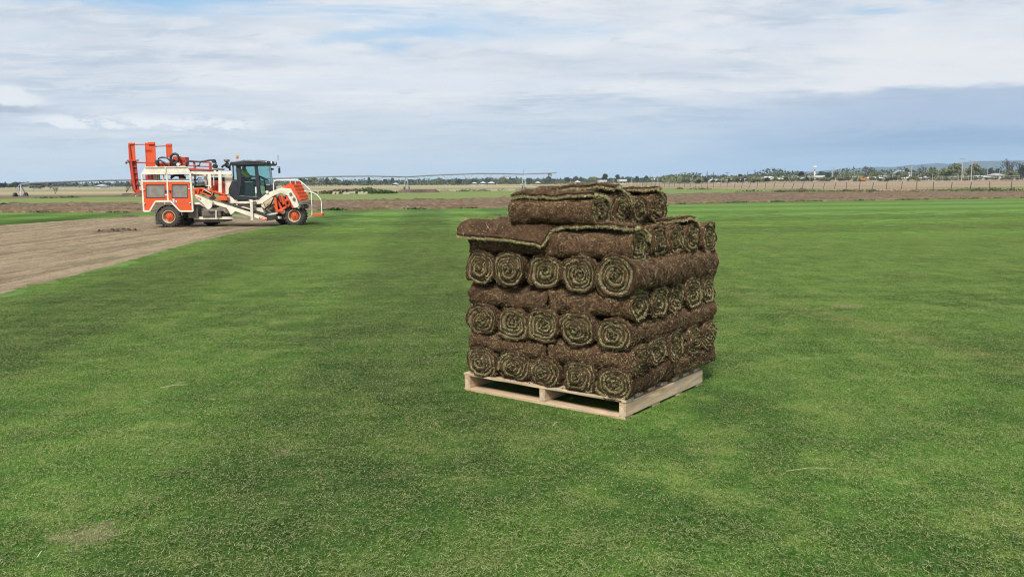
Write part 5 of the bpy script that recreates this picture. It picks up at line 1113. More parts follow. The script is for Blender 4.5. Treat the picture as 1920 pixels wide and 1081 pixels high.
# ------------------------------------------------------------------ leaves, trees, bushes
def leaf_mat(name, c1, c2, c3):
    m, nt, b, o = material(name); a = nt.n('ShaderNodeAttribute', attribute_name='rnd'); oi = nt.n('ShaderNodeObjectInfo')
    c = nt.mix(nt.ss(a.outputs['Fac'], 0, .6), c1, c2); c = nt.mix(nt.ss(a.outputs['Fac'], .65, 1, 0, .9), c, c3); c = nt.mix(nt.m('MULTIPLY', oi.outputs['Random'], .35), c, (.12, .11, .055))
    nt.link(c, b.inputs['Base Color']); b.inputs['Roughness'].default_value = .8; b.inputs['Specular IOR Level'].default_value = .2; return m
L_gum = leaf_mat('gum_leaves', (.032, .052, .034), (.065, .090, .050), (.12, .14, .08)); L_olive = leaf_mat('olive_leaves', (.08, .10, .04), (.15, .17, .065), (.24, .24, .10)); L_dark = leaf_mat('pine_needles', (.018, .032, .024), (.032, .052, .034), (.06, .08, .05)); L_dry = leaf_mat('dry_brush', (.055, .035, .022), (.11, .075, .048), (.20, .15, .09)); L_green = leaf_mat('weed_leaves', (.022, .050, .014), (.045, .090, .022), (.09, .14, .035))
bark = plain('bark', (.11, .085, .065), .9, 0, .3, 4)
bark_d = plain('bare_branches', (.055, .045, .040), .9, 0, .3, 4)
def leaves(name, centres, radii, n, size, m, seed, flat=.75, parent=None):
    r = np.random.default_rng(seed); C_ = np.array(centres, float); Rr = np.array(radii, float); wt = Rr**2/np.sum(Rr**2); k = r.choice(len(C_), n, p=wt)
    d = r.normal(size=(n, 3)); d /= np.linalg.norm(d, axis=1, keepdims=True); rad = Rr[k]*r.uniform(.55, 1.05, n); d[:, 2] *= flat; P = C_[k]+d*rad[:, None]
    a = r.normal(size=(n, 3)); a /= np.linalg.norm(a, axis=1, keepdims=True); b = np.cross(a, r.normal(size=(n, 3))); b /= np.linalg.norm(b, axis=1, keepdims=True); s = size*r.uniform(.5, 1.3, n)[:, None]
    V = np.stack([P-a*s, P+b*s*.8, P+a*s, P-b*s*.8+a*s*.2], 1).reshape(-1, 3); i = np.arange(n)*4; Q = np.stack([i, i+1, i+2, i+3], -1)
    return np_mesh(name, V, Q, False, {'rnd': np.repeat(r.uniform(0, 1, n), 4)})
def crown_mesh(seed, m, n=760, nl=10, wide=1.0):
    r = random.Random(seed); C_ = []; Rd = []
    for k in range(nl): a = r.uniform(0, 6.28); q = r.uniform(.05, .34)*wide; zc = .38+.50*(1-(q/.42)**2)*r.uniform(.35, 1); C_.append((math.cos(a)*q, math.sin(a)*q, zc)); Rd.append(r.uniform(.13, .2))
    me = leaves('crown', C_, Rd, n, .05, m, seed); me.materials.append(m); co = np.array([v.co for v in me.vertices]); z0, z1 = .18, co[:, 2].max(); co[:, 2] = z0+(co[:, 2]-co[:, 2].min())*(1-z0)/(z1-co[:, 2].min()); co[:, :2] *= .86/np.ptp(co[:, :2], axis=0); me.vertices.foreach_set('co', co.astype(np.float32).ravel()); return me
def trunk_mesh(seed, h=.55, r0=.035):
    mb = MB(); r = random.Random(seed); top = Vector((r.uniform(-.05, .05), r.uniform(-.05, .05), h)); mb.tube([(0, 0, -.02), top*.5+Vector((.01, 0, 0)), top], [r0, r0*.75, r0*.4], 6)
    for k in range(4): a = r.uniform(0, 6.28); s = top*r.uniform(.5, .9); mb.tube([s, s+Vector((math.cos(a)*.2, math.sin(a)*.2, r.uniform(.1, .25)))], [r0*.4, r0*.15], 5)
    bmesh.ops.recalc_face_normals(mb.bm, faces=mb.bm.faces); me = bpy.data.meshes.new('trunk'); mb.bm.to_mesh(me); mb.bm.free(); me.materials.append(bark); return me
def bare_mesh(seed):
    mb = MB(); r = random.Random(seed)
    def grow(p, d, L, rad, lv):
        q = p+d*L; mid_ = p.lerp(q, .5)+Vector((r.uniform(-1, 1), r.uniform(-1, 1), 0))*L*.06; mb.tube([p, mid_, q], [rad, rad*.8, rad*.62], 5 if lv < 2 else 3, False)
        if lv >= 5: return
        for k in range(3 if lv < 3 else 3):
            a = Vector((r.uniform(-1, 1), r.uniform(-1, 1), r.uniform(-.15, .75))); grow(q, (d*.9+a*.8).normalized(), L*r.uniform(.62, .80), rad*.60, lv+1)
    for k in range(3): grow(Vector((0, 0, .12)), Vector((r.uniform(-.6, .6), r.uniform(-.6, .6), 1)).normalized(), .22, .022, 1)
    me = bpy.data.meshes.new('branches'); mb.bm.to_mesh(me); mb.bm.free(); me.materials.append(bark_d)
    co = np.array([v.co for v in me.vertices]); s = 1.0/co[:, 2].max()
    me.vertices.foreach_set('co', (co*s).astype(np.float32).ravel()); return me
def pine_mesh(seed):
    r = np.random.default_rng(seed); n = 420; z = r.uniform(.12, 1, n)**.9; tier = np.floor(z*11)/11; rr = (1-z)*.24+.02; rr = rr*(1-.45*((z-tier)*11)); a = r.uniform(0, 6.28, n); q = np.sqrt(r.uniform(.1, 1, n))*rr
    P = np.stack([np.cos(a)*q, np.sin(a)*q, z], -1); d = np.stack([np.cos(a), np.sin(a), np.full(n, -.2)], -1)*.05; s = np.stack([-np.sin(a), np.cos(a), 0*a], -1)*.022
    V = np.stack([P-s, P+s, P+d+s*.5, P+d-s*.5], 1).reshape(-1, 3); i = np.arange(n)*4; me = np_mesh('crown', V, np.stack([i, i+1, i+2, i+3], -1), False, {'rnd': np.repeat(r.uniform(0, 1, n), 4)}); me.materials.append(L_dark); return me
CR = {'gum': [crown_mesh(s, L_gum) for s in (1, 2, 3, 4)], 'olive': [crown_mesh(s, L_olive, 800, 12) for s in (11, 12, 13)], 'dark': [crown_mesh(s, L_dark, 700, 8, .8) for s in (21, 22)], 'pine': [pine_mesh(s) for s in (31, 32)]}
BARE = [bare_mesh(41), bare_mesh(42)]; TRK = [trunk_mesh(s) for s in (51, 52)]
tr_r = random.Random(77)
def tree(px, top, dist, kind, label, wpx=None, group=None, base=None):
    """px/top: where its axis and top stand in the photo; base optional"""
    p = at(px, top, dist); g = terr1(p.x, p.y)-.1; h = max(p.z-g, 1.5); t = empty('pine_tree' if kind == 'pine' else 'bare_tree' if kind == 'bare' else 'tree', (p.x, p.y, g), tr_r.uniform(0, 6.28)); tag(t, label, 'tree', group)
    wd = (wpx*dist/FPX if wpx else h*.95)
    if kind == 'bare':
        o = link_mesh('branches', tr_r.choice(BARE), None, t); o.scale = (wd/1.1, wd/1.1, h); return t
    o = link_mesh('crown', tr_r.choice(CR[kind]), None, t); q = link_mesh('trunk', tr_r.choice(TRK), None, t)
    if kind == 'pine': o.scale = (h*.85, h*.85, h); q.scale = (h*.5, h*.5, h*1.1)
    else: o.scale = (wd/.86, wd/.86, h*1.02); q.scale = (h*.8, h*.8, h)
    return t
TREES = [  # px, top, dist, kind, width px, label
 (28, 341, 420, 'gum', 30, 'low dark gum tree at the far left edge of the horizon'),
 (8, 343, 430, 'dark', 26, 'dark scrubby tree cut by the left edge of the picture'),
 (62, 342, 400, 'gum', 18, 'grey-green tree just left of the small pale house on the left'),
 (75, 341.5, 380, 'gum', 20, 'round tree right of the small pale house on the left'),
 (93, 341.5, 360, 'dark', 11, 'lone dark round tree standing under the left irrigation span'),
 (205, 344, 520, 'dark', 12, 'small dark tree beside the white shed left of the harvester'),
 (160, 346, 560, 'gum', 22, 'low tree clump left of the white shed near the harvester'),
 (226, 345.5, 540, 'gum', 24, 'grey tree clump behind the red mast of the harvester'),
 (236, 345, 170, 'bare', 22, 'small bare tree beside the red mast of the harvester'),
 (103, 355, 150, 'bare', 16, 'small bare shrub-like tree in the left paddock'),
 (563, 332, 480, 'dark', 10, 'dark upright tree right behind the harvester front rail'),
 (572, 334.5, 480, 'gum', 14, 'grey gum next to the dark tree behind the harvester front rail'),
 (588, 331.5, 460, 'olive', 26, 'wide pale olive tree just right of the harvester'),
 (612, 332.5, 450, 'gum', 18, 'second of two pale trees just right of the harvester'),
 (628, 333, 450, 'olive', 20, 'olive tree third to the right of the harvester'),
 (652, 337, 500, 'gum', 26, 'low grey tree between the two pale groups right of the harvester'),
 (691, 332, 500, 'dark', 9, 'slim dark tree under the irrigation boom above the brush pile'),
 (706, 338, 540, 'olive', 30, 'low pale scrub tree right of the brush pile'),
 (736, 333, 500, 'dark', 8, 'narrow dark conifer-like tree left of the middle irrigation tower'),
 (770, 336, 560, 'gum', 20, 'gum tree just right of the middle irrigation tower'),
 (822, 332, 520, 'olive', 12, 'tall pale tree midway along the boom between its two right towers'),
 (861, 335, 500, 'dark', 16, 'dark rounded tree left of the white roofs near the pivot'),
 (888, 334, 520, 'gum', 16, 'gum behind the low white roofs left of the stack'),
 (914, 332, 520, 'gum', 14, 'gum tree just right of the low white roofs'),
 (941, 331, 500, 'olive', 14, 'olive tree left of the right irrigation tower'),
 (952, 336, 480, 'olive', 24, 'pale yellow-green bush tree left of the right irrigation tower'),
 (992, 333, 520, 'gum', 14, 'gum tree right of the right irrigation tower'),
 (1029, 330, 520, 'gum', 18, 'rounded tree under the tip of the irrigation boom'),
 (1063, 332, 520, 'dark', 14, 'dark tree right of the irrigation boom tip'),
 (1078, 330, 520, 'gum', 14, 'gum tree above the top turf rolls, left of the white roofs'),
 (1090, 331, 540, 'gum', 12, 'small gum right above the second top turf roll'),
 (1110, 331, 540, 'olive', 20, 'pale flat tree left of the wide white roof'),
 (1136, 325.5, 480, 'dark', 18, 'tall dark tree beside the wide white roof above the stack'),
 (1158, 327, 500, 'dark', 12, 'dark round tree right of the stack top'),
 (1180, 331, 520, 'gum', 12, 'gum tree beside the first power pole right of the stack'),
 (1194, 330, 520, 'dark', 10, 'small dark tree between two thin poles right of the stack'),
 (1211, 329, 520, 'gum', 14, 'gum left of the small cream roof on the horizon'),
 (1246, 331, 500, 'olive', 24, 'yellow-green tree mass left of the white gabled shed'),
 (1263, 333, 480, 'dark', 12, 'dark tree touching the white gabled shed'),
 (1279, 327.5, 560, 'dark', 10, 'dark tree rising behind the white gabled shed'),
 (1283, 333, 470, 'olive', 18, 'pale tree in front of the white gabled shed'),
 (1306, 330, 500, 'dark', 22, 'broad dark tree mass left of the two tall pines'),
 (1326, 321.5, 500, 'pine', 8, 'tall dark pine, left one of the pair on the horizon'),
 (1338, 322.5, 500, 'pine', 8, 'tall dark pine, right one of the pair on the horizon'),
 (1357, 327, 500, 'gum', 16, 'gum tree beside the pole with a cross arm, right of the pines'),
 (1375, 329, 480, 'olive', 24, 'pale green tree above the green-roofed shed'),
 (1388, 326, 500, 'dark', 12, 'dark tree right above the green-roofed shed'),
 (1402, 321.5, 520, 'pine', 8, 'dark pine left of the slim taller pine'),
 (1415.5, 318, 520, 'pine', 6, 'slim tallest pine left of the cream buildings'),
 (1423, 329, 480, 'dark', 18, 'dark tree clump left of the white buildings'),
 (1398, 331, 470, 'gum', 16, 'grey tree above the pale arched shed'),
 (1480, 330, 480, 'bare', 12, 'reddish bare tree between the cream houses'),
 (1504, 321, 480, 'dark', 18, 'wide dark tree left of the striped tower'),
 (1516, 325, 480, 'gum', 16, 'gum tree directly left of the striped tower'),
 (1539, 320, 500, 'gum', 14, 'gum tree behind the flat white roof'),
 (1552, 323, 480, 'dark', 14, 'dark tree left of the tall pole with cross arm'),
 (1569, 321.5, 480, 'gum', 14, 'gum tree right of the tall pole with cross arm'),
 (1586, 325, 480, 'olive', 20, 'olive tree mass left of the big bare tree'),
 (1623, 313.5, 400, 'bare', 28, 'big bare dark tree behind the orange digger'),
 (1639, 321, 420, 'olive', 14, 'olive tree right behind the big bare tree'),
 (1665, 321, 480, 'gum', 14, 'gum tree left of the pale farm shed'),
 (1684, 320.5, 470, 'gum', 14, 'gum tree between the pale shed and the domed tree'),
 (1699, 315, 480, 'dark', 10, 'dark tree with a dome crown above pale roofs'),
 (1695, 320, 450, 'olive', 16, 'olive tree left of the power pole on the right'),
 (1731, 312, 400, 'bare', 22, 'dark bare tree with a dense twiggy crown right of the power pole'),
 (1748, 315, 410, 'olive', 16, 'olive tree touching the dense bare tree'),
 (1765, 322, 470, 'gum', 14, 'low grey tree left of the large round trees'),
 (1788, 308, 400, 'olive', 38, 'large round olive-green tree left of the twin power poles'),
 (1825, 309, 405, 'olive', 30, 'large round pale-green tree behind the right twin pole'),
 (1844, 315, 450, 'gum', 14, 'grey tree right of the large round trees'),
 (1857, 314.5, 460, 'dark', 12, 'dark tree behind the thin light mast'),
 (1870, 317, 460, 'gum', 16, 'grey tree over the grey roof on the right'),
 (1893, 299, 380, 'bare', 34, 'tallest bare tree near the right edge'),
 (1908, 303, 385, 'bare', 24, 'second bare tree at the right edge beside the tallest one'),
 (1899, 322, 375, 'olive', 20, 'rusty olive bush tree at the foot of the tallest bare tree'),
 (1919, 313, 390, 'dark', 14, 'dark tree cut by the right edge of the picture'),
]
for px, top, dist, kind, wpx, lab in TREES:
    if px > 1600 and dist <= 420: top -= 3; wpx *= 1.15
    tree(px, top, dist, kind, lab, wpx)
# filler trees of the far belt that nothing tells apart
for i in range(110):
    px = 530+i*12.6+tr_r.uniform(-4, 4); yh = 350-13*px/1920
    if px > 1915: continue
    t_ = yh-tr_r.uniform(4.5, 9.5)-(5 if px > 1400 else 0); tree(px, t_, tr_r.uniform(560, 700), tr_r.choice(['gum', 'gum', 'olive', 'dark']), 'small distant grey-green tree in the belt along the horizon', tr_r.uniform(10, 20), 'small trees of the far belt')
for i in range(26):
    px = i*20+tr_r.uniform(-5, 5); yh = 350-13*px/1920
    tree(px, yh-tr_r.uniform(3, 6.5), tr_r.uniform(600, 760), tr_r.choice(['gum', 'dark']), 'tiny distant dark tree in the belt behind the left irrigation span', tr_r.uniform(12, 24), 'small trees of the far left belt')

for i in range(64):
    px = 1285+i*9.9+tr_r.uniform(-4, 4); b_ = 340.5-(px-1285)*.0075; tree(px, b_-tr_r.uniform(3.0, 8.0), tr_r.uniform(362, 396), tr_r.choice(['gum', 'olive', 'gum', 'dark', 'olive']), 'small scrubby tree among the houses along the far right edge of the paddock', tr_r.uniform(8, 17), 'small scrub trees among the right-hand houses')
# far bushland: one dark band of scrub behind everything
n = 9000; bx_ = rng.uniform(-1, 1, n); by_ = rng.uniform(720, 900, n); X_ = bx_*by_*.72; g_ = terr(X_, by_); hh = (2.6+2.2*np.abs(vnoise(X_*.02, by_*.01, 61)))*np.where(bx_ < -.2, .75, 1.0); P_ = np.stack([X_, by_, g_+rng.uniform(0, 1, n)*hh], -1)
a = rng.normal(size=(n, 3)); a /= np.linalg.norm(a, axis=1, keepdims=True); b = np.cross(a, rng.normal(size=(n, 3))); b /= np.linalg.norm(b, axis=1, keepdims=True); s = rng.uniform(1.2, 2.6, n)[:, None]
V = np.stack([P_-a*s*1.3, P_+b*s*.7, P_+a*s*1.3, P_-b*s*.7], 1).reshape(-1, 3); i = np.arange(n)*4
o = link_mesh('bushland', np_mesh('bushland', V, np.stack([i, i+1, i+2, i+3], -1), False, {'rnd': np.repeat(rng.uniform(0, 1, n), 4)}), L_gum); tag(o, 'grey-green band of distant scrub along the horizon', 'bushland', kind='stuff')

def scrub(name, lab, y0, y1, r0, r1, n, h, size, m, seed, dens=.02):
    r = np.random.default_rng(seed); by_ = r.uniform(y0, y1, n*3); X_ = r.uniform(r0, r1, n*3)*by_; cl = vnoise(X_*.11, by_*.05, seed, 3); ok = cl > -.1; X_, by_, cl = X_[ok][:n], by_[ok][:n], cl[ok][:n]; n = len(X_)
    P = np.stack([X_, by_, terr(X_, by_)-.1+r.uniform(0, 1, n)**.8*h*np.clip(.35+cl, .15, 1.2)], -1); a = r.normal(size=(n, 3)); a /= np.linalg.norm(a, axis=1, keepdims=True); b = np.cross(a, r.normal(size=(n, 3))); b /= np.linalg.norm(b, axis=1, keepdims=True); s = size*r.uniform(.5, 1.3, n)[:, None]
    V = np.stack([P-a*s, P+b*s*.8, P+a*s, P-b*s*.8], 1).reshape(-1, 3); i = np.arange(n)*4
    o = link_mesh(name, np_mesh(name, V, np.stack([i, i+1, i+2, i+3], -1), False, {'rnd': np.repeat(r.uniform(0, 1, n), 4)}), m); tag(o, lab, 'scrub', kind='stuff')
scrub('scrub', 'low olive scrub between the houses on the right', 425, 520, .18, .66, 9000, 4.6, .55, L_olive, 81)
scrub('scrub', 'dark grey-green scrub behind the houses on the right', 480, 560, .16, .68, 7000, 6.0, .7, L_gum, 82)
scrub('scrub', 'low grey-green scrub along the middle of the horizon', 500, 600, -.30, .18, 7000, 4.2, .6, L_gum, 83)
def edge_weeds(line, name, lab, n, h, m, seed, spread=.7):
    r = np.random.default_rng(seed); L = np.array(line, float); d = np.concatenate([[0], np.cumsum(np.hypot(*np.diff(L, axis=0).T))]); t = r.uniform(0, d[-1], n*3); cl = vnoise(t*1.6, t*0, seed, 5); ok = cl > .1; t = t[ok][:n]; cl = cl[ok][:n]; n = len(t)
    P = np.stack([np.interp(t, d, L[:, 0])+r.normal(size=n)*spread*.5, np.interp(t, d, L[:, 1])+r.normal(size=n)*spread, .02+r.uniform(0, 1, n)*h*np.clip(.3+cl, .1, 1)], -1); a = r.normal(size=(n, 3)); a[:, 2] = np.abs(a[:, 2])*1.4; a /= np.linalg.norm(a, axis=1, keepdims=True); b = np.cross(a, r.normal(size=(n, 3))); b /= np.linalg.norm(b, axis=1, keepdims=True); s = .07*r.uniform(.5, 1.3, n)[:, None]
    V = np.stack([P-a*s, P+b*s*.5, P+a*s*1.3, P-b*s*.5], 1).reshape(-1, 3); i = np.arange(n)*4
    o = link_mesh(name, np_mesh(name, V, np.stack([i, i+1, i+2, i+3], -1), False, {'rnd': np.repeat(r.uniform(0, 1, n), 4)}), m); tag(o, lab, 'weeds', kind='stuff')
edge_weeds([(30, 109), (45, 109.5), (60, 103), (75, 102.5), (130, 105)], 'verge_weeds', 'ragged green and brown weeds along the far edge of the ploughed strip', 7000, .55, L_green, 91, 1.3)
edge_weeds([(30, 110), (60, 104), (130, 106)], 'verge_weeds', 'dry brown stalks along the fence beside the ploughed strip', 3500, .5, L_dry, 92, 1.5)
edge_weeds(LAWN_FAR[2:-1], 'edge_tufts', 'dark tufts along the near edge of the ploughed strip', 2200, .07, L_green, 93, .15)
edge_weeds([(-33, 143), (-11, 151), (10, 170), (31, 196)], 'far_edge_weeds', 'dark weeds along the far edge of the second turf strip', 2600, .5, L_green, 94, .8)

# brush pile, soil mound, soil heap, weeds
def bush(px, base, dist, w_, h, m, n, size, name, lab, cat, grp=None, nl=6, dy=1.2):
    p = at(px, base, dist); g = terr1(p.x, p.y)-.03; t = empty(name, (p.x, p.y, g)); tag(t, lab, cat, grp); r = random.Random(int(px*7+base)); C_ = []; Rd = []
    for k in range(nl): x = (k+.5)/nl-.5; q = 1-abs(x)*1.1; C_.append((x*w_, r.uniform(-dy, dy)*.5, h*.30*q)); Rd.append(max(.12, h*.62*q*r.uniform(.8, 1.15)))
    me = leaves('leaves', C_, Rd, n, size, m, int(px)); me.materials.append(m); o = link_mesh('leaves', me, None, t); o['kind'] = 'stuff'; return t
bush(650, 359, 128, 12.0, 1.15, L_dry, 2600, .10, 'brush_pile', 'long heap of brown dead brush right of the harvester', 'brush pile', None, 16, 3)
bush(690, 358, 127, 5.5, 1.5, L_green, 1300, .10, 'shrub', 'dark green leafy growth on top of the brush pile', 'shrub', None, 7, 2)
bush(720, 361, 125, 4.2, .95, L_green, 1100, .10, 'shrub', 'dark green bush at the right end of the brush pile', 'shrub', None, 6, 2)
def mound(px0, px1, top, dist, m, name, lab, depth=4, seed=1):
    a = at(px0, 350, dist); b = at(px1, 350, dist); c_ = at((px0+px1)/2, top, dist); nx, ny = 60, 18; u, v_ = np.meshgrid(np.linspace(-1, 1, nx), np.linspace(-1, 1, ny), indexing='ij'); L = (b.x-a.x)/2
    prof = np.clip(np.minimum((1-np.abs(u))*4.5, 1)*np.minimum((1-np.abs(v_))*1.8, 1), 0, 1); z = prof*c_.z*(1+.10*vnoise(u*L*1.5, v_*3, seed))+.05*vnoise(u*L*4, v_*9, seed+1)*prof-.08
    me = np_mesh(name, np.stack([u*L, v_*depth/2, z], -1).reshape(-1, 3), grid_faces(nx, ny), False); o = link_mesh(name, me, m); o.location = ((a.x+b.x)/2, dist, 0); tag(o, lab, 'soil mound'); return o
dk = field_mat('dark_heaped_soil', (.07, .048, .036), (.12, .085, .062), (.19, .14, .10), .3, .5, 0, 2.5, 1.0)
mound(742, 826, 354.5, 138, dk, 'soil_mound', 'long flat-topped mound of dark soil right of the brush pile', 5, 71)
mound(228, 272, 361.5, 112, dk, 'soil_mound', 'dark soil mound behind the red mast of the harvester', 3, 73)
rubble_m = plain('pale_rubble', (.42, .36, .28), .9, 0, .3)
for k, (px, py, w_, lab) in enumerate(((655, 361, 1.5, 'pale log-like rubble lying in front of the brush pile'), (680, 360, 1.2, 'pale rubble block near the right end of the brush pile'), (630, 362.5, .8, 'small pale rubble piece at the left of the brush pile'))):
    p = at(px, py, 121); mb = MB()
    for q in range(5): mb.box((p.x+(q-2)*w_*.22, p.y+random.uniform(-.3, .3), .12+random.uniform(0, .15)), (w_*.28, .5, .3+random.uniform(0, .2)), Matrix.Rotation(random.uniform(-.4, .4), 3, 'Y'))
    o = mb.build('rubble', rubble_m, None, bevel=.04); tag(o, lab, 'rubble')
wr = random.Random(9)
WEED = [(868, 357, 150, 2.6, .6, 'first dark weed clump left of the right irrigation tower'), (884, 357, 150, 3.2, .75, 'largest dark weed clump left of the right irrigation tower'), (903, 356, 152, 3.4, .7, 'dark weed clump next to the right irrigation tower'), (990, 354.5, 160, 3.0, .8, 'dark weed clump at the foot of the right irrigation tower'), (1003, 354.5, 160, 1.6, .6, 'small weed clump right of the right irrigation tower'),
 (1215, 353.5, 190, 1.6, .8, 'weed clump at the far fence posts'), (1274, 355, 170, 1.6, .7, 'small weed clump in the middle of the fence line'), (1305, 356, 160, 4.0, .7, 'long green weed patch under the middle fence posts'), (1322, 357, 155, 4.0, .6, 'flat green weed patch right of the middle fence posts'), (1410, 358.5, 125, 3, .45, 'low weed patch by the fence above the ploughed strip'), (1463, 360.5, 112, 1.6, .6, 'round green weed tuft by the fence'), (1504, 360, 110, 1.6, .9, 'brown twiggy weed clump at a leaning fence post'), (1587, 356.5, 112, 1.2, .55, 'dark green tussock between two fence posts'), (1637, 359.5, 108, 1.5, .55, 'green tussock at the post left of the bare tree'),
 (1640, 360, 106, 1.1, .4, 'low tussock by the ploughed edge'), (1835, 358.5, 103, 2.6, .8, 'leftmost big dark green tussock near the right edge'), (1866, 358.5, 103, 2.2, .85, 'middle big dark green tussock near the right edge'), (1899, 358.5, 103, 2.6, .8, 'rightmost big dark green tussock near the right edge'), (1712, 359, 106, 2.2, .35, 'flat weedy patch right of the fence middle'), (1780, 359, 105, 3.2, .4, 'long flat weedy patch below the twin poles'),
 (85, 370.5, 103, 2.5, .35, 'low dark weeds in the left paddock'), (115, 370, 104, 2.2, .35, 'low dark weed ridge right of the left irrigation tower'), (135, 369.5, 104, 2.2, .45, 'dark weed ridge in the left paddock below the bare shrub'), (8, 388, 66, 1.5, .3, 'green weeds at the left end of the ploughed strip'), (628, 394, 46.5, 1.0, .28, 'green weeds at the ploughed edge beside the harvester step')]
for k, (px, py, d, w_, h, lab) in enumerate(WEED): bush(px, py, d, w_, h, L_green if k not in (11,) else L_dry, 260, .07, 'weed_clump', lab, 'weeds', None, 6, .6)

# ------------------------------------------------------------------ buildings
roofw = plain('white_sheet_roof', (.55, .56, .56), .5, 0, .06); roofg = plain('grey_sheet_roof', (.33, .35, .36), .5, 0, .1); roofgr = plain('pale_green_roof', (.40, .46, .38), .5, 0, .1); wallc = plain('cream_wall', (.52, .46, .36), .85, 0, .1); wallw = plain('white_wall', (.66, .66, .62), .8, 0, .08); glassd = plain('dark_window', (.03, .04, .05), .2, 0, .1); brickr = plain('brick_wall', (.25, .14, .10), .9, 0, .15)
def house(px, base, top, dist, wpx, lab, roof=roofw, wall=wallc, kind='gable', depth=9):
    a = at(px, top, dist); g = terr1(a.x, a.y)-.1; h = max(a.z-g, 1.9); W = wpx*dist/FPX*.88; t = empty('house' if kind != 'shed' else 'shed', (a.x, dist, g)); tag(t, lab, 'house' if kind != 'shed' else 'shed')
    wh = h*.62; mb = MB(); mb.b2((-W/2, 0, 0), (W/2, depth, wh)); mb.build('wall', wall, t)
    mb = MB()
    if kind == 'arch':
        n_ = 12; pts = [(-W/2-.2, wh-.05)]+[(math.cos(math.pi*(1-k/n_))*W/2*1.02, wh+math.sin(math.pi*k/n_)*(h-wh)) for k in range(n_+1)]+[(W/2+.2, wh-.05)]; mb.prism(pts, -.3, depth+.3)
    elif kind == 'flat': mb.b2((-W/2-.4, -.4, wh+.002), (W/2+.4, depth+.4, h))
    else:
        A = [(-W/2-.5, -.6, wh), (W/2+.5, -.6, wh), (W/2+.5, depth+.6, wh), (-W/2-.5, depth+.6, wh), (-W/2+.8, depth/2, h), (W/2-.8, depth/2, h)]; vs = [mb.bm.verts.new(p) for p in A]
        for f_ in ((0, 1, 5, 4), (2, 3, 4, 5), (0, 4, 3), (1, 2, 5), (0, 3, 2, 1)): mb.bm.faces.new([vs[i] for i in f_])
    mb.build('roof', roof, t); nw = max(2, int(W/4))
    for k in range(nw):
        x = -W/2+W*(k+.5)/nw; mb = MB(); mb.b2((x-.6, -.06, wh*.35), (x+.6, .02, wh*.8)); mb.build('door' if k == nw//2 and nw > 2 else 'window', glassd, t)
HOUSES = [(58, 353, 350, 420, 7, 'small pale house among trees on the far left', roofw, wallc, 'gable'), (184, 353, 349.5, 450, 9, 'small white shed left of the harvester on the horizon', roofw, wallw, 'shed'), (740, 347.5, 344.5, 430, 5, 'tiny white hut under the irrigation boom near the middle tower', roofw, wallw, 'shed'),
 (889, 345, 342.5, 450, 7, 'low white-roofed house, first of the row left of the right irrigation tower', roofw, wallw, 'gable'), (905, 345, 340.5, 460, 8, 'white gabled house in the row left of the right irrigation tower', roofw, wallw, 'gable'), (921, 345, 341.5, 455, 11, 'long white roofed house ending the row left of the right irrigation tower', roofw, wallc, 'gable'),
 (1009, 344, 340.5, 450, 8, 'pale house right of the right irrigation tower', roofw, wallc, 'gable'), (1084, 343, 338.5, 460, 8, 'white roof above the top turf rolls', roofw, wallw, 'gable'), (1131, 341.5, 337.5, 440, 13, 'wide white building right above the middle of the top rolls', roofw, wallw, 'flat'),
 (1168, 341, 336.5, 440, 13, 'cream flat building right of the stack top', roofw, wallc, 'flat'), (1228, 337.5, 333.5, 520, 8, 'small cream roof between two poles', roofw, wallc, 'gable'), (1277, 339, 332.5, 500, 17, 'big white gabled shed on the horizon', roofw, wallw, 'shed'), (1344, 344, 339.5, 400, 15, 'white arch-roofed shed below the two tall pines', roofw, wallw, 'arch'), (1376, 344, 339.5, 400, 13, 'pale green roofed open shed', roofgr, wallc, 'shed'), (1340, 337, 332.5, 560, 7, 'small white house between the two pines', roofw, wallw, 'gable'),
 (1402, 343, 336.5, 400, 11, 'pale cream arched shed right of the green-roofed one', roofw, wallc, 'arch'), (1445, 338, 330.5, 440, 20, 'large white building left of the cream house', roofw, wallw, 'gable'), (1463, 342, 336, 410, 24, 'long cream house with pale roof near the paddock', wallc, wallc, 'gable'), (1471, 335, 330.5, 480, 10, 'cream roof behind the long cream house', roofw, wallc, 'gable'), (1494, 336, 329.5, 470, 16, 'pale grey roofed house left of the dark wide tree', roofg, wallw, 'gable'),
 (1511, 341, 338.5, 400, 9, 'tiny white low shed under the dark wide tree', roofw, wallw, 'shed'), (1536, 336, 329, 440, 20, 'flat white canopy roof beside the striped tower', roofw, wallc, 'flat'), (1584, 332, 327, 500, 14, 'white roof left of the big bare tree', roofw, wallc, 'gable'), (1606, 337, 332.5, 460, 12, 'cream house behind the orange digger', roofg, wallc, 'gable'), (1646, 338, 332, 410, 24, 'long cream farm shed right of the orange digger', roofw, wallc, 'shed'), (1663, 334, 328, 450, 12, 'cream house above the long farm shed', roofg, wallc, 'gable'),
 (1697, 330, 319.5, 480, 24, 'large pale hall roof below the domed tree', roofg, wallw, 'gable'), (1745, 337, 332.5, 410, 10, 'small pale house right of the dense bare tree', roofw, wallw, 'gable'), (1846, 333, 329, 430, 26, 'long bright white roof below the thin mast', roofw, wallw, 'shed'), (1876, 331, 324.5, 450, 16, 'grey roofed house left of the tallest bare tree', roofg, wallc, 'gable'), (1812, 336, 331.5, 440, 30, 'low pale shed behind the twin power poles', roofg, wallc, 'shed')]
for h_ in HOUSES: house(h_[0], h_[1], h_[2], h_[3], h_[4], h_[5], h_[6], h_[7], h_[8])

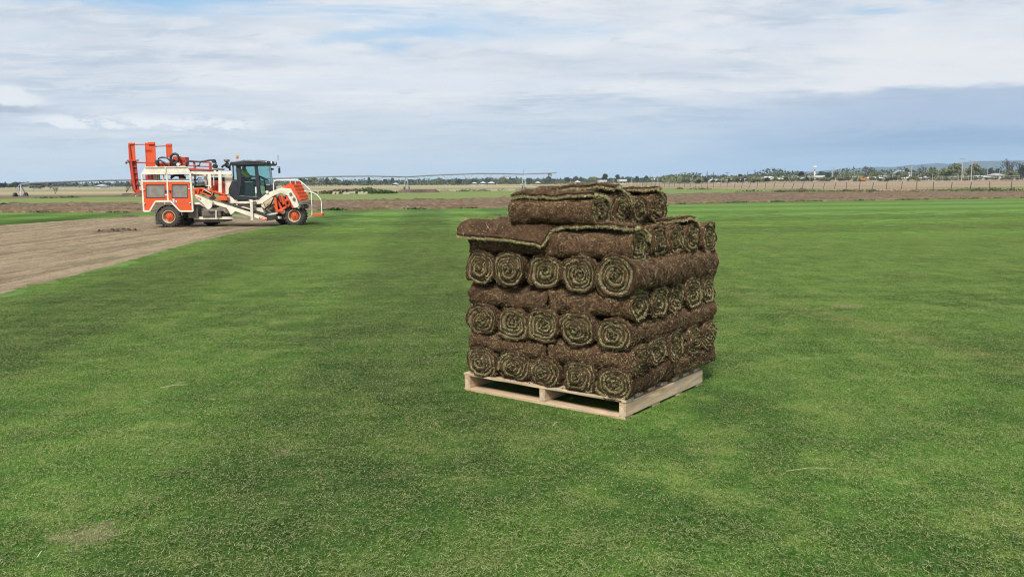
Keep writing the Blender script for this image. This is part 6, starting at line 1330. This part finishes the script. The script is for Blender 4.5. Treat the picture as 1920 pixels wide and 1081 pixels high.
# ------------------------------------------------------------------ poles, tower, digger, yard fence
polem = plain('pale_pole', (.42, .39, .34), .8, 0, .1); poled = plain('dark_pole', (.14, .12, .10), .8, 0, .1)
def pole(px, top, dist, lab, cross=False, m=polem, r_=.15, arms=1):
    a = at(px, top, dist); g = terr1(a.x, a.y)-.1; h = a.z-g; t = empty('power_pole' if cross else 'pole', (a.x, a.y, g)); tag(t, lab, 'pole')
    mb = MB(); mb.tube([(0, 0, 0), (0, 0, h)], [r_, r_*.7], 8); mb.build('shaft', m, t)
    for k in range(arms if cross else 0):
        z = h-.35-k*1.3; mb = MB(); mb.b2((-1.25+.3*k, -.10, z-.08), (1.25-.3*k, .04, z+.08)); mb.build('cross_arm', poled, t)
        for x in (-1.1, -.5, .5, 1.1): mb = MB(); mb.lathe([(.03, 0), (.07, .05), (.06, .2), (.01, .24)], (x*(1-.24*k), -.03, z+.08), 'z', 6); mb.build('insulator', wallw, t)
for a in ((1151, 335, 300, 'thin pale pole directly right of the stack top'), (1183.5, 333, 330, 'second thin pole right of the stack'), (1233.5, 331, 340, 'tall thin pole left of the white gabled shed'), (1295, 332, 420, 'thin pole right of the white gabled shed'), (1298, 329, 430, 'slightly taller thin pole right of the white gabled shed'), (1316, 325.5, 400, 'pale pole just left of the two tall pines'), (1325, 330, 390, 'short pale pole under the left pine'), (1352.5, 333, 380, 'short pole right of the pines'), (1413.5, 333, 370, 'short pale pole near the pale arched shed'), (1519, 331, 360, 'short pole left of the striped tower'), (1567, 333, 360, 'short pale pole right of the tall crossed pole'), (1609, 327, 360, 'short pole left of the orange digger'), (1674, 328, 380, 'thin short pole at the farm shed'), (1704.5, 327, 380, 'short pale pole beside the crossed pole right of the farm shed'), (1749, 325, 370, 'pale pole right of the dense bare tree'), (1797, 326, 370, 'short pale post left of the twin power poles'), (1807.5, 318, 385, 'short pole just right of the left twin power pole'), (1852.5, 308, 420, 'tall thin light mast above the bright white roof'), (1874, 319, 380, 'slim white pole over the grey roof')): pole(a[0], a[1], a[2], a[3], r_=.11)
for a in ((1363.5, 322.5, 430, 'dark crossed power pole right of the pines', poled, 1), (1452, 321.5, 450, 'dark crossed power pole above the large white building', poled, 1), (1561, 314, 400, 'tall crossed power pole left of the big bare tree', polem, 1), (1710, 308, 400, 'tall crossed power pole left of the dense bare tree', polem, 1), (1805.5, 296.5, 350, 'left and taller of the twin power poles', polem, 2), (1823, 300.5, 355, 'right and shorter of the twin power poles', polem, 1)): pole(a[0], a[1], a[2], a[3], True, a[4], .19, a[5])
a = at(1528, 313.5, 470); g = terr1(a.x, a.y); tw_ = empty('striped_tower', (a.x, a.y, g)); tag(tw_, 'thin white tower with one reddish band behind the flat white canopy', 'tower'); h = a.z-g
for k in range(6): mb = MB(); mb.tube([(0, 0, h*k/6), (0, 0, h*(k+1)/6)], .55-.05*k, 10); mb.build('band', label_w if k != 4 else plain('tower_red', (.40, .16, .13), .6), tw_)
mb = MB(); mb.tube([(0, 0, h), (0, 0, h+.7)], 1.0, 12); mb.build('platform', label_w, tw_)
a = at(1617, 340, 385); g = terr1(a.x, a.y)-.05; dg = empty('orange_digger', (a.x, a.y, g), .2); tag(dg, 'small orange digger parked at the foot of the big bare tree', 'digger'); yel = paint('machine_orange', (.62, .22, .03), .5)
mb = MB(); mb.b2((-1.0, -.6, .7), (.9, .6, 1.3)); mb.build('body', yel, dg, bevel=.08); mb = MB(); mb.b2((-.4, -.5, 1.3), (.5, .5, 2.3)); mb.build('cab', yel, dg, bevel=.08); mb = MB(); mb.b2((-.36, -.56, 1.5), (.44, -.505, 2.15)); mb.build('window', glassd, dg)
mb = MB(); mb.bar((.8, 0, 1.1), (1.9, 0, 2.0), .25); mb.bar((1.9, 0, 2.0), (2.5, 0, .8), .2); mb.build('arm', yel, dg); mb = MB(); mb.box((2.5, 0, .5), (.5, .7, .5)); mb.build('bucket', yel, dg, bevel=.05)
for y in (-.65, .65): mb = MB(); mb.b2((-1.2, y-.2, 0), (1.1, y+.2, .6)); mb.build('track', rubber, dg, bevel=.2)
yf = empty('yard_fence', (0, 0, 0)); tag(yf, 'pale rail yard fence in front of the trees at the right', 'fence')
a, b = at(1758, 336, 372), at(1912, 334, 372); N_ = 16; pr_ = []
for k in range(N_+1):
    p = a.lerp(b, k/N_); g = terr1(p.x, p.y); pr_.append(Vector((p.x, p.y, g))); mb = MB(); mb.tube([(p.x, p.y, g-.1), (p.x, p.y, g+2.2)], .06, 6); mb.build('fence_post', polem, yf)
for hh_ in (1.2, 2.1): mb = MB(); mb.tube([q+Vector((0, 0, hh_)) for q in pr_], .06, 5); mb.build('rail', polem, yf)

# ------------------------------------------------------------------ hills
def hills():
    nx, ny = 160, 8; u = np.linspace(0, 1, nx); pxs = 1380+u*1500
    tops = np.interp(pxs, [1380, 1430, 1480, 1530, 1560, 1620, 1650, 1680, 1700, 1730, 1760, 1775, 1800, 1830, 1850, 1880, 1930, 2100, 2900], [337, 325.5, 322.5, 321, 319, 314, 312.5, 313, 310, 307.5, 306, 307, 305, 302.5, 301.2, 301.5, 300.5, 296, 310])
    V = []
    for i in range(nx):
        for j in range(ny):
            d = 3300+j*90; p = at(pxs[i], tops[i]+.4*math.sin(i*.9)+.25*math.sin(i*2.3), 3650); X_ = p.x*d/3650; k = math.sin(min(1, j/4)*math.pi/2); V.append((X_, d, -6+(p.z+6)*k+(3*math.sin(i*.7+j) if 0 < j < 4 else 0)))
    hm = field_mat('hill_scrub', (.028, .042, .034), (.045, .055, .04), (.06, .065, .05), .01, .02, 0, .02, .2)
    o = link_mesh('hills', np_mesh('hills', V, grid_faces(nx, ny), True), hm); tag(o, kind='structure')
hills()

# ------------------------------------------------------------------ scraps and small things on the ground
for (px, py, L_, W_, lab, s_) in ((232, 431, .62, .16, 'long dark turf scrap lying on the bare soil left of the harvester', 1), (241, 405, .45, .3, 'small dark turf scrap at the far end of the bare soil', 2), (203, 433.5, .5, .10, 'thin dark turf scrap left of the long one on the bare soil', 3)):
    x, y = ground(px, py); r = np.random.default_rng(s_); nx, ny = 26, 12; u, v_ = np.meshgrid(np.linspace(-1, 1, nx), np.linspace(-1, 1, ny), indexing='ij'); pf = np.sqrt(np.clip(1-u**2, 0, 1))*np.sqrt(np.clip(1-v_**2, 0, 1)); z = pf*(.06+.05*vnoise(u*4, v_*2, s_))+.01*r.normal(size=u.shape)*pf-.01
    t = empty('turf_scrap', (x, y, -.03)); tag(t, lab, 'turf scrap'); me = np_mesh('clod', np.stack([u*L_, v_*W_*(1+.3*vnoise(u*3, 0*u, s_+5)), z], -1).reshape(-1, 3), grid_faces(nx, ny), False); link_mesh('clod', me, dk, t)
    me = leaves('grass_tufts', [(q*L_*.3, 0, .05) for q in (-2, -1, 0, 1, 2)], [.06]*5, 160, .02, L_green, s_); me.materials.append(L_green); o = link_mesh('grass_tufts', me, None, t); o['kind'] = 'stuff'
straw_m = plain('dry_straw', (.55, .47, .28), .7, 0, .1)
for (p0, p1, lab, r_) in (((300, 725), (353, 719.5), 'long pale straw stalk lying on the lawn left of the pallet', .0022), ((1475, 880), (1562, 876), 'thin pale straw stalk lying on the lawn right of the pallet', .0010), ((1036, 796), (1049, 789), 'tiny pale straw bit near the front of the pallet', .0015), ((70, 1040), (80, 1030), 'short straw bit on the lawn at the bottom left', .002)):
    a = ground(*p0, .03); b = ground(*p1, .03); mb = MB(); mx = ((a[0]+b[0])/2, (a[1]+b[1])/2+.01); mb.tube([(*a, .024), (*mx, .032), (*b, .026)], [r_, r_, r_*.6], 6); o = mb.build('straw_stalk', straw_m); tag(o, lab, 'straw')

# ------------------------------------------------------------------ air
HAZE_DENSITY = 1.7e-4
mb = MB(); mb.b2((-5200, -70, -8), (5200, 4700, 94)); hz_ = mb.build('haze', None)
m = bpy.data.materials.new('air'); m.use_nodes = True; nt = NT(m.node_tree); m.node_tree.nodes.clear(); o = nt.n('ShaderNodeOutputMaterial'); v_ = nt.n('ShaderNodeVolumePrincipled'); v_.inputs['Color'].default_value = (.52, .73, 1, 1); v_.inputs['Density'].default_value = HAZE_DENSITY; v_.inputs['Anisotropy'].default_value = .1; nt.link(v_.outputs[0], o.inputs['Volume']); hz_.data.materials.append(m); tag(hz_, 'thin bluish air haze', 'haze', kind='stuff')
